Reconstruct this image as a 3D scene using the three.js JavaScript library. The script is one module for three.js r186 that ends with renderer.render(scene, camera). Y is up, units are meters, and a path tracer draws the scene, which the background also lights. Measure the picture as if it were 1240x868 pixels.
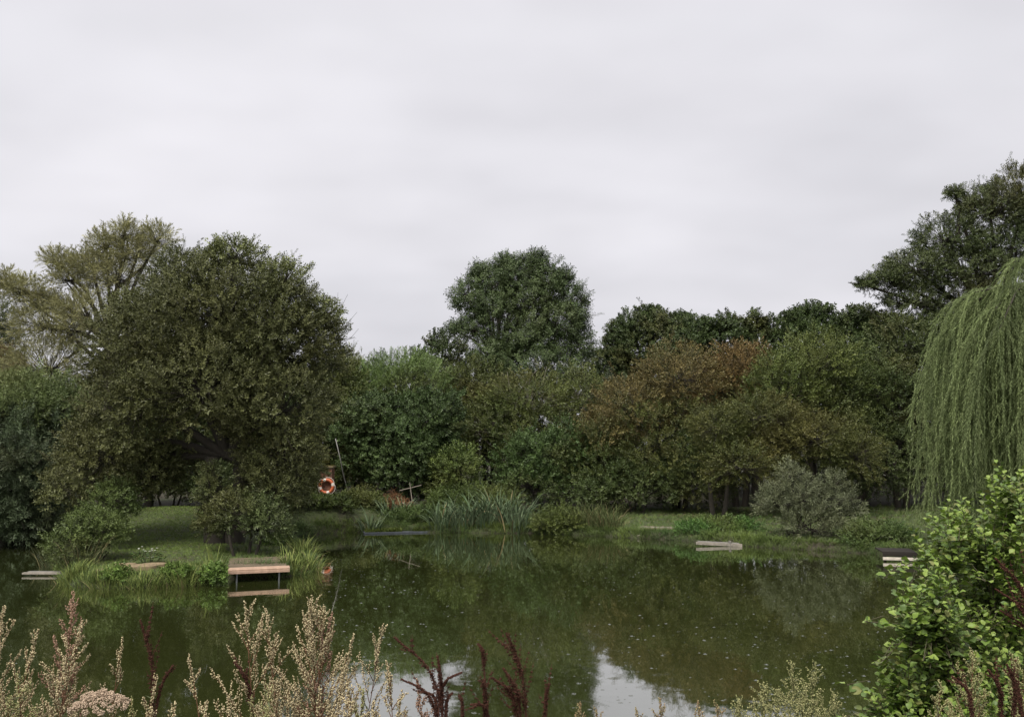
import * as THREE from 'three';
import { mergeGeometries } from 'three/addons/utils/BufferGeometryUtils.js';
import { ImprovedNoise } from 'three/addons/math/ImprovedNoise.js';

// ---------------------------------------------------------------- camera, sky, sun, exposure
const scene = new THREE.Scene();
const F = 1032, PW = 1240, PH = 868, EYE = 3.5, HORIZON = 540;          // focal length and horizon row of the photograph, in its pixels
const PITCH = Math.atan((HORIZON - PH / 2) / F);
const camera = new THREE.PerspectiveCamera(2 * Math.atan(PH / 2 / F) * 180 / Math.PI, PW / PH, 0.1, 1500);
camera.position.set(0, EYE, 0);
camera.rotation.x = PITCH;
camera.updateMatrixWorld();
const renderer = new THREE.WebGLRenderer({ antialias: true });
renderer.setSize(1024, 716);
renderer.toneMapping = THREE.LinearToneMapping;
renderer.toneMappingExposure = 3.0;
renderer.shadowMap.enabled = true;
const noise3 = new ImprovedNoise();
const fbm = (x, y, z, o = 4) => { let s = 0, a = 0.5; for (let i = 0; i < o; i++) { s += a * noise3.noise(x, y, z); x *= 2.03; y *= 2.03; z *= 2.03; a *= 0.5; } return s; };
{
  const w = 1024, h = 512, data = new Float32Array(w * h * 4);
  for (let j = 0; j < h; j++) for (let i = 0; i < w; i++) {
    const el = (j + 0.5) / h * Math.PI - Math.PI / 2, az = (i + 0.5) / w * Math.PI * 2;
    const y = Math.sin(el), c = Math.cos(el), x = c * Math.cos(az), z = c * Math.sin(az);
    const k = 1 / (Math.max(y, 0) + 0.22);                               // cloud sheet seen in perspective
    const n = fbm(x * k * 0.8 + 3.1, z * k * 1.3 + 7.7, 1.5, 5), m = fbm(x * k * 2.6 + 9, z * k * 4 + 2, 4.5, 4);
    const up = Math.max(y, 0);
    const L = 0.252 * (1 + 0.26 * n + 0.13 * m) * (1 + 0.12 * up);
    const o = (j * w + i) * 4, warm = 0.012 * n;
    data[o] = L * (0.985 + warm); data[o + 1] = L * 0.975; data[o + 2] = L * (1.035 - warm); data[o + 3] = 1;
  }
  const t = new THREE.DataTexture(data, w, h, THREE.RGBAFormat, THREE.FloatType);
  t.mapping = THREE.EquirectangularReflectionMapping; t.magFilter = t.minFilter = THREE.LinearFilter; t.needsUpdate = true;
  scene.background = t; scene.environment = t; scene.environmentIntensity = 1;
}
const sun = new THREE.DirectionalLight(0xfff9f0, 1.5);
sun.position.set(-25, 90, 18); sun.target.position.set(0, 0, -30);
sun.castShadow = true; sun.shadow.radius = 55;
Object.assign(sun.shadow.camera, { left: -60, right: 60, top: 60, bottom: -60, near: 1, far: 220 });
scene.add(sun, sun.target);

// ---------------------------------------------------------------- helpers
const V = (x = 0, y = 0, z = 0) => new THREE.Vector3(x, y, z);
const lerp = (a, b, t) => a + (b - a) * t, clamp = (x, a = 0, b = 1) => Math.min(b, Math.max(a, x));
const sstep = (a, b, x) => { const t = clamp((x - a) / (b - a)); return t * t * (3 - 2 * t); };
function rng(a) { return () => { a |= 0; a = a + 0x6D2B79F5 | 0; let t = Math.imul(a ^ a >>> 15, 1 | a); t = t + Math.imul(t ^ t >>> 7, 61 | t) ^ t; return ((t ^ t >>> 14) >>> 0) / 4294967296; }; }
const CP = Math.cos(PITCH), SP = Math.sin(PITCH);
function ray(px, py) { const u = (px - PW / 2) / F, v = (PH / 2 - py) / F; return V(u, v * CP + SP, -CP + v * SP); }
function onLevel(px, py, y = 0) { const r = ray(px, py); return r.multiplyScalar((y - EYE) / r.y).add(V(0, EYE, 0)); }
function atDepth(px, py, d) { const r = ray(px, py); return r.multiplyScalar(d / -r.z).add(V(0, EYE, 0)); }
function unit(rnd) { const z = rnd() * 2 - 1, a = rnd() * Math.PI * 2, s = Math.sqrt(1 - z * z); return V(s * Math.cos(a), z, s * Math.sin(a)); }
const taken = {};
function numbered(n) { const k = taken[n] = (taken[n] ?? -1) + 1; return k ? n + '_' + String(k).padStart(3, '0') : n; }
function thing(name, label, category, p = V(), group) {
  const g = new THREE.Group(); g.name = numbered(name); g.position.copy(p); g.userData = { label, category };
  if (group) g.userData.group = group;
  scene.add(g); return g;
}
function part(name, geo, mat, parent, kind) { const m = new THREE.Mesh(geo, mat); m.name = name; if (kind) m.userData.kind = kind; parent.add(m); return m; }
class MB {                                                              // triangles collected into one mesh
  constructor() { this.p = []; this.c = []; this.i = []; this.col = [1, 1, 1]; }
  v(x, y, z) { this.p.push(x, y, z); this.c.push(...this.col); return this.p.length / 3 - 1; }
  tube(pts, r0, r1, n = 5) {
    let prev = null; const L = pts.length; let ref = V(0.31, 0.2, 0.93);
    for (let k = 0; k < L; k++) {
      const t = pts[Math.min(k + 1, L - 1)].clone().sub(pts[Math.max(k - 1, 0)]).normalize();
      const a = V().crossVectors(t, ref); if (a.lengthSq() < 1e-4) a.set(1, 0, 0); a.normalize(); const b = V().crossVectors(t, a); ref = V().crossVectors(a, t);
      const r = typeof r0 === 'function' ? r0(k / (L - 1)) : lerp(r0, r1, k / (L - 1)), ring = [];
      for (let j = 0; j < n; j++) { const q = j / n * Math.PI * 2, cs = Math.cos(q) * r, sn = Math.sin(q) * r; ring.push(this.v(pts[k].x + a.x * cs + b.x * sn, pts[k].y + a.y * cs + b.y * sn, pts[k].z + a.z * cs + b.z * sn)); }
      if (prev) for (let j = 0; j < n; j++) { const j2 = (j + 1) % n; this.i.push(prev[j], ring[j], ring[j2], prev[j], ring[j2], prev[j2]); }
      prev = ring;
    }
    return this;
  }
  octa(c, r, ax, len) {                                                 // a small bud or seed: an octahedron stretched along ax
    const a = V().crossVectors(ax, Math.abs(ax.y) < 0.9 ? V(0, 1, 0) : V(1, 0, 0)).normalize(), b = V().crossVectors(ax, a);
    const P = (d, k) => this.v(c.x + d.x * k, c.y + d.y * k, c.z + d.z * k);
    const t = P(ax, len), u = P(ax, -len), q = [P(a, r), P(b, r), P(a, -r), P(b, -r)];
    for (let k = 0; k < 4; k++) { const m = (k + 1) % 4; this.i.push(t, q[k], q[m], u, q[m], q[k]); }
    return this;
  }
  leaf(base, dir, nor, len, wid, fold = 0.25, curl = 0.15) {            // four triangles folded at the midrib, tip curling down
    const s = V().crossVectors(dir, nor).normalize();
    const at = (l, w, h) => this.v(base.x + dir.x * l + s.x * w + nor.x * h, base.y + dir.y * l + s.y * w + nor.y * h, base.z + dir.z * l + s.z * w + nor.z * h);
    const a = at(0, 0, 0), m = at(len * 0.5, 0, 0), b = at(len, 0, -curl * len), l = at(len * 0.45, -wid / 2, fold * wid), r = at(len * 0.45, wid / 2, fold * wid);
    this.i.push(a, m, l, l, m, b, a, r, m, r, b, m); return this;
  }
  blade(base, az, lean, len, wid, bend, n = 5, twist = 0) {             // a strap leaf that arches over
    let x = base.x, y = base.y, z = base.z, th = lean; const ca = Math.cos(az), sa = Math.sin(az), sx = -Math.sin(az + twist), sz = Math.cos(az + twist); let pl = -1, pr = -1;
    for (let k = 0; k <= n; k++) {
      const t = k / n, w = wid / 2 * (k === n ? 0.06 : (0.75 + 0.25 * Math.sin(t * 3.1)) * (1 - 0.55 * t * t));
      const l = this.v(x + sx * w, y, z + sz * w), r = this.v(x - sx * w, y, z - sz * w);
      if (k) this.i.push(pl, pr, r, pl, r, l);
      pl = l; pr = r;
      const st = len / n; x += Math.sin(th) * ca * st; z += Math.sin(th) * sa * st; y += Math.cos(th) * st; th += bend / n * (0.4 + 1.2 * t);
    }
    return this;
  }
  geo(colors = false) {
    const g = new THREE.BufferGeometry(); g.setAttribute('position', new THREE.Float32BufferAttribute(this.p, 3));
    if (colors) g.setAttribute('color', new THREE.Float32BufferAttribute(this.c, 3));
    g.setIndex(this.i); g.computeVertexNormals(); return g;
  }
}
function noiseTex(size, fn, srgb) {
  const d = new Uint8Array(size * size * 4);
  for (let j = 0; j < size; j++) for (let i = 0; i < size; i++) { const c = fn(i / size, j / size); const o = (j * size + i) * 4; d[o] = clamp(c[0]) * 255; d[o + 1] = clamp(c[1]) * 255; d[o + 2] = clamp(c[2]) * 255; d[o + 3] = 255; }
  const t = new THREE.DataTexture(d, size, size); t.wrapS = t.wrapT = THREE.RepeatWrapping; t.magFilter = THREE.LinearFilter; t.minFilter = THREE.LinearMipmapLinearFilter; t.generateMipmaps = true;
  if (srgb) t.colorSpace = THREE.SRGBColorSpace; t.needsUpdate = true; return t;
}

// ---------------------------------------------------------------- materials
const M = {};
M.leaf = new THREE.MeshPhysicalMaterial({ roughness: 0.46, specularIntensity: 0.5, side: THREE.DoubleSide });
M.thinLeaf = new THREE.MeshPhysicalMaterial({ roughness: 0.7, specularIntensity: 0.4, transmission: 0.3, thickness: 0, side: THREE.DoubleSide });
M.alderLeaf = new THREE.MeshPhysicalMaterial({ roughness: 0.5, specularIntensity: 0.6, transmission: 0.35, thickness: 0, side: THREE.DoubleSide });
M.bark = new THREE.MeshStandardMaterial({ color: new THREE.Color().setRGB(0.042, 0.036, 0.027), roughness: 0.95 });
M.paleBark = new THREE.MeshStandardMaterial({ color: new THREE.Color().setRGB(0.20, 0.18, 0.145), roughness: 0.95 });
M.deadWood = new THREE.MeshStandardMaterial({ color: new THREE.Color().setRGB(0.27, 0.235, 0.19), roughness: 0.9 });
M.rustTwig = new THREE.MeshStandardMaterial({ color: new THREE.Color().setRGB(0.24, 0.12, 0.055), roughness: 0.9 });
M.vcol = new THREE.MeshPhysicalMaterial({ specularIntensity: 0.3, vertexColors: true, roughness: 0.85, side: THREE.DoubleSide });
M.vleaf = new THREE.MeshPhysicalMaterial({ specularIntensity: 0.3, vertexColors: true, roughness: 0.8, transmission: 0.25, thickness: 0, side: THREE.DoubleSide });

// ---------------------------------------------------------------- terrain and water
const shorePx = [[-500, 640], [-200, 648], [0, 654], [45, 660], [72, 672], [66, 690], [84, 710], [150, 713], [250, 709], [282, 701], [345, 699], [384, 692], [384, 678], [362, 662], [352, 651], [380, 647], [430, 645],
  [525, 645], [645, 646], [760, 651], [840, 656], [920, 663], [1000, 668], [1060, 671], [1110, 677], [1180, 684], [1260, 694]];
const shore = shorePx.map(([x, y]) => { const p = onLevel(x, y); return [p.x, p.z]; });
shore.push([15.5, -21], [14.5, -16], [11.5, -12], [7, -9], [3, -8.2], [-3, -8], [-9, -8.4], [-15, -9], [-24, -10.5], [-36, -14], [-44, -20]);
function shoreDist(x, z) {                                              // > 0 on land
  let best = 1e9, inside = false;
  for (let k = 0, n = shore.length; k < n; k++) {
    const [ax, az] = shore[k], [bx, bz] = shore[(k + 1) % n];
    const dx = bx - ax, dz = bz - az, t = clamp(((x - ax) * dx + (z - az) * dz) / (dx * dx + dz * dz));
    best = Math.min(best, (x - ax - dx * t) ** 2 + (z - az - dz * t) ** 2);
    if ((az > z) !== (bz > z) && x < (bx - ax) * (z - az) / (bz - az) + ax) inside = !inside;
  }
  return Math.sqrt(best) * (inside ? -1 : 1);
}
const hillock = atDepth(400, 606, 38.5), rise = atDepth(205, 612, 35);
function ground(x, z) {
  const d = shoreDist(x, z) + 0.25 * fbm(x * 0.7, 2.2, z * 0.7, 3);
  if (d < 0) return -Math.min(1.3, 0.06 + -d * 0.55);
  const near = sstep(-12, -8.5, z);
  const far = 0.24 * sstep(0, 0.35, d) + 0.022 * Math.min(d, 30) + 0.75 * Math.exp(-((x - hillock.x) ** 2 + (z - hillock.z - 1) ** 2) / 7) * sstep(0, 1.2, d) + 0.62 * Math.exp(-((x - rise.x) ** 2 / 20 + (z - rise.z) ** 2 / 26)) * sstep(0, 3, d);
  const nr = 0.12 * sstep(0, 0.3, d) + 0.225 * Math.min(d, 8.5);
  return lerp(far, nr, near) + 0.05 * fbm(x * 0.9, 0.3, z * 0.9, 3) * sstep(0, 1, d);
}
{
  const N = 300, gx = [], gz = [];
  for (let k = 0; k <= N; k++) { const t = k / N * 2 - 1; gx.push(32 * t + 600 * t ** 9); gz.push(-20 + 28 * t + 600 * t ** 9); }
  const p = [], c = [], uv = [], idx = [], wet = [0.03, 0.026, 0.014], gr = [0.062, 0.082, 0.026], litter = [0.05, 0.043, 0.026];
  for (let j = 0; j <= N; j++) for (let i = 0; i <= N; i++) {
    const x = gx[i], z = gz[j], h = ground(x, z); p.push(x, h, z); uv.push(x, z);
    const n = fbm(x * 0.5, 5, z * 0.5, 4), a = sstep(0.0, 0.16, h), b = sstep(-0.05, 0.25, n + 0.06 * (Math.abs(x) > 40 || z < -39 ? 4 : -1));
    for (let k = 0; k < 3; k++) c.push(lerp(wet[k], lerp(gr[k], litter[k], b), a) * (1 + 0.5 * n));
  }
  for (let j = 0; j < N; j++) for (let i = 0; i < N; i++) { const a = j * (N + 1) + i, b = a + 1, d = a + N + 1, e = d + 1; idx.push(a, d, b, b, d, e); }
  const g = new THREE.BufferGeometry(); g.setAttribute('position', new THREE.Float32BufferAttribute(p, 3)); g.setAttribute('color', new THREE.Float32BufferAttribute(c, 3)); g.setAttribute('uv', new THREE.Float32BufferAttribute(uv, 2));
  g.setIndex(idx); g.computeVertexNormals();
  const tex = noiseTex(256, (u, v) => { const n = 0.75 + 0.5 * fbm(u * 20, v * 20, 3, 4); return [n, n, n]; }, false); tex.repeat.set(0.5, 0.5);
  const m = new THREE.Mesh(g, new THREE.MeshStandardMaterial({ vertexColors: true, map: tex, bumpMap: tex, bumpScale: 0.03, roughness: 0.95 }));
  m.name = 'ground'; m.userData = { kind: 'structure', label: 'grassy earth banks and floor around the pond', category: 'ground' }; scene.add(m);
}
const waterMat = new THREE.MeshPhysicalMaterial({ color: new THREE.Color().setRGB(0.027, 0.033, 0.009), roughness: 0.03, ior: 2.3, clearcoat: 1, clearcoatRoughness: 0.02 });
{
  const r = rng(77), waves = [];
  for (let k = 0; k < 70; k++) { const f = Math.exp(lerp(Math.log(5), Math.log(60), r())), a = r() * Math.PI * 2; const fx = Math.round(f * Math.cos(a)), fy = Math.round(f * Math.sin(a)); if (fx || fy) waves.push([fx, fy, r() * 6.3, 1 / Math.pow(Math.hypot(fx, fy), 1.15)]); }
  const tex = noiseTex(1024, (u, v) => { let s = 0; for (const [fx, fy, ph, a] of waves) s += a * Math.sin(Math.PI * 2 * (fx * u + fy * v) + ph); s = 0.5 + s * 0.26; return [s, s, s]; }, false);
  tex.repeat.set(1 / 13, 1 / 13);
  waterMat.bumpMap = tex; waterMat.bumpScale = 0.015; waterMat.clearcoatNormalScale?.set(1, 1);
  const g = new THREE.PlaneGeometry(90, 60, 1, 1); g.rotateX(-Math.PI / 2); g.translate(-10, 0, -30);
  const p = g.attributes.position, uv = g.attributes.uv; for (let k = 0; k < p.count; k++) uv.setXY(k, p.getX(k), p.getZ(k));
  const m = new THREE.Mesh(g, waterMat); m.name = 'pond_water'; m.userData = { kind: 'structure', label: 'still olive green pond water mirroring the trees', category: 'water' }; scene.add(m);
}

// ---------------------------------------------------------------- foliage kit: sprigs that are copied through a crown
function sprig({ n, len, leafL, leafW, out = 0.9, droop = 0, fold = 0.22, seed = 1, side = 1 }) {
  const r = rng(seed), m = new MB();
  for (let k = 0; k < n; k++) {
    const t = (k + 0.5) / n, a = k * 2.4 + r() * 0.9, rad = V(Math.cos(a), 0, Math.sin(a));
    const d = rad.clone().multiplyScalar(out * (1 - 0.5 * t) * (0.7 + 0.6 * r())).add(V(0, 0.35 + 0.8 * t - droop, 0)).add(unit(r).multiplyScalar(0.25)).normalize();
    const nor = V(0, 1, 0).add(unit(r).multiplyScalar(0.6)); nor.addScaledVector(d, -nor.dot(d)).normalize();
    const s = 0.7 + 0.5 * r();
    m.leaf(rad.clone().multiplyScalar(0.02 * side).add(V((r() - 0.5) * 0.04, t * len, (r() - 0.5) * 0.04)), d, nor, leafL * s, leafW * s, fold, 0.2);
  }
  return m.geo();
}
const sprigs = {
  oval: sprig({ n: 18, len: 0.34, leafL: 0.085, leafW: 0.045, seed: 3 }),
  small: sprig({ n: 26, len: 0.42, leafL: 0.055, leafW: 0.035, seed: 4, out: 0.8 }),
  broad: sprig({ n: 15, len: 0.28, leafL: 0.10, leafW: 0.075, seed: 5, out: 1.1 }),
  narrow: sprig({ n: 22, len: 0.42, leafL: 0.105, leafW: 0.02, seed: 6, out: 0.6 }),
  silver: sprig({ n: 24, len: 0.40, leafL: 0.11, leafW: 0.026, seed: 8, out: 0.7 }),
  ash: sprig({ n: 24, len: 0.36, leafL: 0.10, leafW: 0.034, seed: 7, out: 1.0, droop: 0.75 }),
};
const UP = V(0, 1, 0);
function fill(geo, mat, items, parent, name) {                            // items: [position, axis, scale, r, g, b]
  const im = new THREE.InstancedMesh(geo, mat, items.length), q = new THREE.Quaternion(), q2 = new THREE.Quaternion(), m = new THREE.Matrix4(), c = new THREE.Color(), r = rng(items.length + 5);
  items.forEach((it, k) => { q.setFromUnitVectors(UP, it[1]); q2.setFromAxisAngle(UP, r() * 6.283); q.multiply(q2); m.compose(it[0], q, V(it[2], it[2], it[2])); im.setMatrixAt(k, m); im.setColorAt(k, c.setRGB(it[3], it[4], it[5])); });
  im.name = name; im.userData.kind = 'stuff'; parent.add(im); return im;
}
// lobes: [px, py, half width px, half height px, depth m, half depth m, optional colour pair index]
function tree(o) {
  const r = rng(o.seed), d0 = o.depth, bp = o.base ? atDepth(o.base[0], o.base[1], d0) : atDepth(o.lobes[0][0], 600, d0);
  const base = V(bp.x, ground(bp.x, bp.z) - 0.05, bp.z);
  const g = thing(o.name, o.label, o.category || 'tree', base, o.group), items = [], wood = new MB(), twigs = [];
  const S = o.size ?? 1, cols = o.cols;
  const push = (p, ax, sc, cr, cg, cb) => {                               // neighbouring crowns share patches of tint
    if (o.blend !== 0) { const n = fbm((p.x + base.x) * 0.33, (p.y + base.y) * 0.4, (p.z + base.z) * 0.33, 3), w = clamp(Math.abs(n) * 3 - 0.15, 0, 0.8) * (o.blend ?? 0.5), t = n > 0 ? [0.11, 0.078, 0.033] : [0.045, 0.066, 0.024]; cr = lerp(cr, t[0], w); cg = lerp(cg, t[1], w); cb = lerp(cb, t[2], w); }
    items.push([p, ax, sc, cr * 1.08, cg * 1.26, cb * 0.92]);
  };
  const lobes = o.lobes.map(([px, py, rx, ry, d, rz, ci]) => { d = d ?? d0; const k = d / F; return { c: atDepth(px, py, d).sub(base), r: V(rx * k, ry * k, rz ?? rx * k * 0.9), ci }; });
  const top = Math.max(...lobes.map(l => l.c.y)), fork = V((o.lean?.[0] ?? 0), top * (o.fork ?? 0.35), (o.lean?.[1] ?? 0));
  const tr = o.trunk ?? 0.03 * top + 0.03, ns = o.stems ?? 1;
  for (let k = 0; k < ns; k++) { const a = k * 2.4, e = ns > 1 ? 0.25 : 0; wood.tube([V(Math.cos(a) * e, -0.2, Math.sin(a) * e), V(Math.cos(a) * e * 1.6, fork.y * 0.4, Math.sin(a) * e * 1.6).addScaledVector(fork, 0.25).setY(fork.y * 0.4), fork.clone().add(V(Math.cos(a) * e * 2, 0, Math.sin(a) * e * 2))], (tr / Math.sqrt(ns)) * 1.15, tr / Math.sqrt(ns) * 0.7, 8); }
  for (const l of lobes) {
    const mid = fork.clone().lerp(l.c, 0.5).add(V(0, 0.12 * l.c.distanceTo(fork), 0)).add(unit(r).multiplyScalar(0.12 * l.r.x));
    wood.tube([fork, mid, l.c, l.c.clone().add(V((l.c.x - fork.x) * 0.15, l.r.y * 0.6, 0))], t => lerp(tr * (lobes.length > 5 ? 0.34 : 0.5), 0.02, t), 0, 6);
    const rm = (l.r.x + l.r.y + l.r.z) / 3, br0 = (o.bough ?? 0.26) * Math.pow(rm, 0.75), area = 12.57 * Math.pow((Math.pow(l.r.x * l.r.y, 1.6) + Math.pow(l.r.x * l.r.z, 1.6) + Math.pow(l.r.y * l.r.z, 1.6)) / 3, 1 / 1.6);
    const nb = Math.max(5, Math.round(area / (3.14 * br0 * br0) * (o.cover ?? 1.25)));
    const off = r() * 6.28;
    for (let b = 0; b < nb; b++) {
      const y = 1 - 2 * (b + r()) / nb; if (y < -0.35 - 0.5 * r()) continue;
      const a = b * 2.39996 + off + r() * 0.6, s = Math.sqrt(1 - y * y), out = V(s * Math.cos(a), y, s * Math.sin(a));
      const k = 0.6 + 0.28 * r() + (r() < 0.16 ? 0.2 : 0), bc = V(l.c.x + out.x * l.r.x * k, l.c.y + out.y * l.r.y * k, l.c.z + out.z * l.r.z * k);
      if (bc.y < (o.floor ?? 0.1)) { if (r() < 0.5) continue; bc.y = (o.floor ?? 0.1) + 0.3 * r(); }
      if (r() < (o.gaps ?? 0.1)) continue;
      const br = br0 * (0.45 + 1.15 * r() * (0.5 + 0.5 * r()) + 0.1), ci = l.ci ?? 0, pair = cols[Math.min(ci, cols.length - 1)], mix = r(), va = 0.82 + 0.36 * r();
      twigs.push([bc, br]);
      wood.tube([l.c.clone().lerp(bc, 0.05), l.c.clone().lerp(bc, 0.55).add(V(0, -0.08 * rm, 0)), bc, bc.clone().addScaledVector(out, br * 0.7)], 0.012 + 0.012 * br, 0.004, 4);
      const nc = Math.round(6.28 * br * br * (o.dens ?? 13) / (S * S)) + 3;
      for (let j = 0; j < nc; j++) {
        const q = unit(r).addScaledVector(out, o.outward ?? 0.55); q.y += o.lift ?? 0.3; q.normalize();
        const rr = br * (0.35 + 0.7 * Math.sqrt(r())), p = V(bc.x + q.x * rr, bc.y + q.y * rr * (o.flat ?? 0.8), bc.z + q.z * rr);
        const ax = q.clone().addScaledVector(out, 0.4).add(unit(r).multiplyScalar(0.5)); ax.y += o.twigLift ?? 0.35; ax.normalize();
        const t = clamp(mix + (r() - 0.5) * 0.5), w = va * (0.75 + 0.5 * r());
        push(p, ax, S * (0.6 + 0.75 * r()), lerp(pair[0][0], pair[1][0], t) * w, lerp(pair[0][1], pair[1][1], t) * w, lerp(pair[0][2], pair[1][2], t) * w);
      }
    }
    const nsh = Math.round(area * (o.shoots ?? 0.55) / S);                  // long shoots break the outline
    for (let j = 0; j < nsh; j++) {
      const u = unit(r); if (u.y < -0.2) continue; const L = (0.35 + 0.75 * r()) * (o.shootLen ?? 1) * Math.min(1, rm) * S, pair = cols[Math.min(l.ci ?? 0, cols.length - 1)], mix = r(), st = V(l.c.x + u.x * l.r.x * 0.9, l.c.y + u.y * l.r.y * 0.9, l.c.z + u.z * l.r.z * 0.9);
      if (st.y < 0.3) continue;
      const dir = u.clone().multiplyScalar(0.8).add(unit(r).multiplyScalar(0.45)); dir.y += 0.55 + (o.twigLift ?? 0.35) * 0.4; dir.normalize();
      const bendD = 0.5 * r(), end = st.clone().addScaledVector(dir, L).add(V(u.x * bendD * L, -bendD * L * 0.6, u.z * bendD * L)), mid = st.clone().addScaledVector(dir, L * 0.55), cv = new THREE.QuadraticBezierCurve3(st, mid, end); wood.tube(cv.getPoints(3), 0.009, 0.003, 3);
      const n = Math.ceil(L / (0.17 * S)) + 1; for (let k = 0; k < n; k++) { const t = k / n, w = 0.8 + 0.45 * r(); push(cv.getPoint(t).add(unit(r).multiplyScalar(0.05 * S)), cv.getTangent(t).add(unit(r).multiplyScalar(0.55)).normalize(), S * (0.8 - 0.35 * t), lerp(pair[0][0], pair[1][0], mix) * w, lerp(pair[0][1], pair[1][1], mix) * w, lerp(pair[0][2], pair[1][2], mix) * w); }
    }
    const inner = Math.round(area * (o.inner ?? 4) / (S * S));            // leaves inside the crown close it
    for (let j = 0; j < inner; j++) {
      const u = unit(r), k = 0.3 + 0.5 * r(), p = V(l.c.x + u.x * l.r.x * k, l.c.y + u.y * l.r.y * k, l.c.z + u.z * l.r.z * k); if (p.y < 0.15) continue;
      const pair = cols[Math.min(l.ci ?? 0, cols.length - 1)], t = r(), w = 0.7 + 0.5 * r();
      push(p, u.clone().add(V(0, 0.4, 0)).normalize(), S * (0.9 + 0.5 * r()), lerp(pair[0][0], pair[1][0], t) * w, lerp(pair[0][1], pair[1][1], t) * w, lerp(pair[0][2], pair[1][2], t) * w);
    }
  }
  for (const pts of o.bare || []) wood.tube(pts.map(([x, y, d]) => atDepth(x, y, d ?? d0).sub(base)), o.bareR ?? 0.05, Math.min(0.012, (o.bareR ?? 0.05) * 0.5), 5);
  part('trunk', wood.geo(), o.bark || M.bark, g);
  fill(sprigs[o.sprig], o.mat || M.leaf, items, g, 'crown');
  total += items.length; return g;
}
let total = 0;

// ---------------------------------------------------------------- trees and shrubs
const DARK = [[0.050, 0.060, 0.027], [0.076, 0.084, 0.036]], OAK = [[0.042, 0.054, 0.025], [0.064, 0.076, 0.034]];
const SALLOW = [[0.062, 0.060, 0.027], [0.100, 0.092, 0.045]], PALE = [[0.19, 0.165, 0.10], [0.29, 0.24, 0.15]], LIME = [[0.105, 0.135, 0.055], [0.16, 0.195, 0.085]];
const RUST = [[0.10, 0.062, 0.03], [0.15, 0.084, 0.04]], OLIVE = [[0.066, 0.072, 0.026], [0.108, 0.108, 0.040]], HAW = [[0.050, 0.056, 0.020], [0.082, 0.082, 0.029]];

// oaks along the skyline
for (const [x, y, rx, ry, d, label, extra] of [
  [535, 440, 34, 34, 60, 'dark oak crown showing between the pale willow shrub and the ash'],
  [790, 428, 54, 42, 70, 'tall dark oak on the skyline between the ash and the rust brown hawthorn', [[770, 405, 30, 24], [812, 400, 28, 20], [786, 384, 16, 12], [752, 412, 18, 16], [828, 394, 14, 12], [745, 455, 28, 40]]],
  [735, 460, 30, 40, 76, 'shadowy oak squeezed behind the tall skyline oak, beside the ash'],
  [830, 430, 26, 34, 52, 'small dark oak between the tall skyline oak and the small oak', [[836, 404, 12, 14]]],
  [872, 430, 34, 38, 48, 'small oak on the skyline over the rust brown hawthorn', [[848, 412, 22, 24], [880, 396, 14, 14], [896, 404, 14, 16]]],
  [918, 428, 26, 38, 49, 'narrow dark oak with a pointed top on the skyline', [[916, 394, 10, 14], [944, 402, 16, 16]]],
  [984, 420, 38, 42, 47, 'rounded dark oak on the skyline over the golden green hawthorn', [[975, 398, 22, 22], [990, 382, 14, 12], [962, 388, 10, 10]]],
  [1046, 422, 38, 42, 46, 'dark oak on the skyline beside the tall tree behind the weeping willow', [[1030, 402, 20, 20], [1042, 386, 16, 12], [1066, 402, 18, 20]]],
]) tree({ name: 'oak_tree', label, group: 'oaks along the skyline', seed: x * 7 + y, depth: d, lobes: [[x, y, rx, ry], ...(extra || []), [x, y + 70, rx * 1.2, 70]], sprig: 'broad', size: d > 52 ? 1.4 : 1.2, cols: [OAK], dens: 10, inner: 1.6, gaps: 0.1, bough: 0.3 });
// mass behind
{
  const items = [], r = rng(404), g = thing('undergrowth', 'dark tangle of scrub filling in behind the hawthorns', 'undergrowth'); g.userData.kind = 'stuff';
  for (let k = 0; k < 16000; k++) { const x = -48 + 96 * r(), z = -(50 + 12 * r() + (x < -20 ? 6 : 0)), h = r() * (7 + 4 * fbm(x * 0.2, 0, z * 0.2)), w = 0.7 + 0.5 * r(); items.push([V(x, ground(x, z) + h, z), V(r() - 0.5, 0.6, r() - 0.2).normalize(), 1.9, 0.055 * w, 0.07 * w, 0.03 * w]); }
  fill(sprigs.broad, M.leaf, items, g, 'foliage');
}
// ash
tree({ name: 'ash_tree', label: 'tall ash tree with an airy dark green crown rising over the hedge', seed: 91, depth: 52, base: [600, 600], trunk: 0.3, fork: 0.55, bark: M.paleBark,
  lobes: [[630, 336, 20, 26], [596, 344, 22, 22], [566, 362, 18, 22], [664, 344, 20, 24], [692, 372, 18, 26], [640, 366, 32, 28], [602, 380, 32, 28], [574, 398, 18, 20], [676, 396, 32, 32], [640, 416, 40, 32], [700, 420, 14, 32], [655, 455, 54, 36], [600, 436, 28, 28], [552, 400, 7, 6], [612, 322, 9, 12], [650, 318, 8, 13], [580, 332, 8, 10], [682, 340, 8, 12]], sprig: 'ash', size: 1.25, cols: [[[0.045, 0.060, 0.028], [0.078, 0.092, 0.045]]], dens: 14, inner: 2.0, gaps: 0.2, bough: 0.24, lift: 0.25, blend: 0.15, shoots: 1.0,
  bare: [[[588, 480], [584, 440], [578, 405]], [[585, 470], [575, 480], [550, 455], [528, 440]], [[580, 500], [590, 455]]], bareR: 0.11 });
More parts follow.
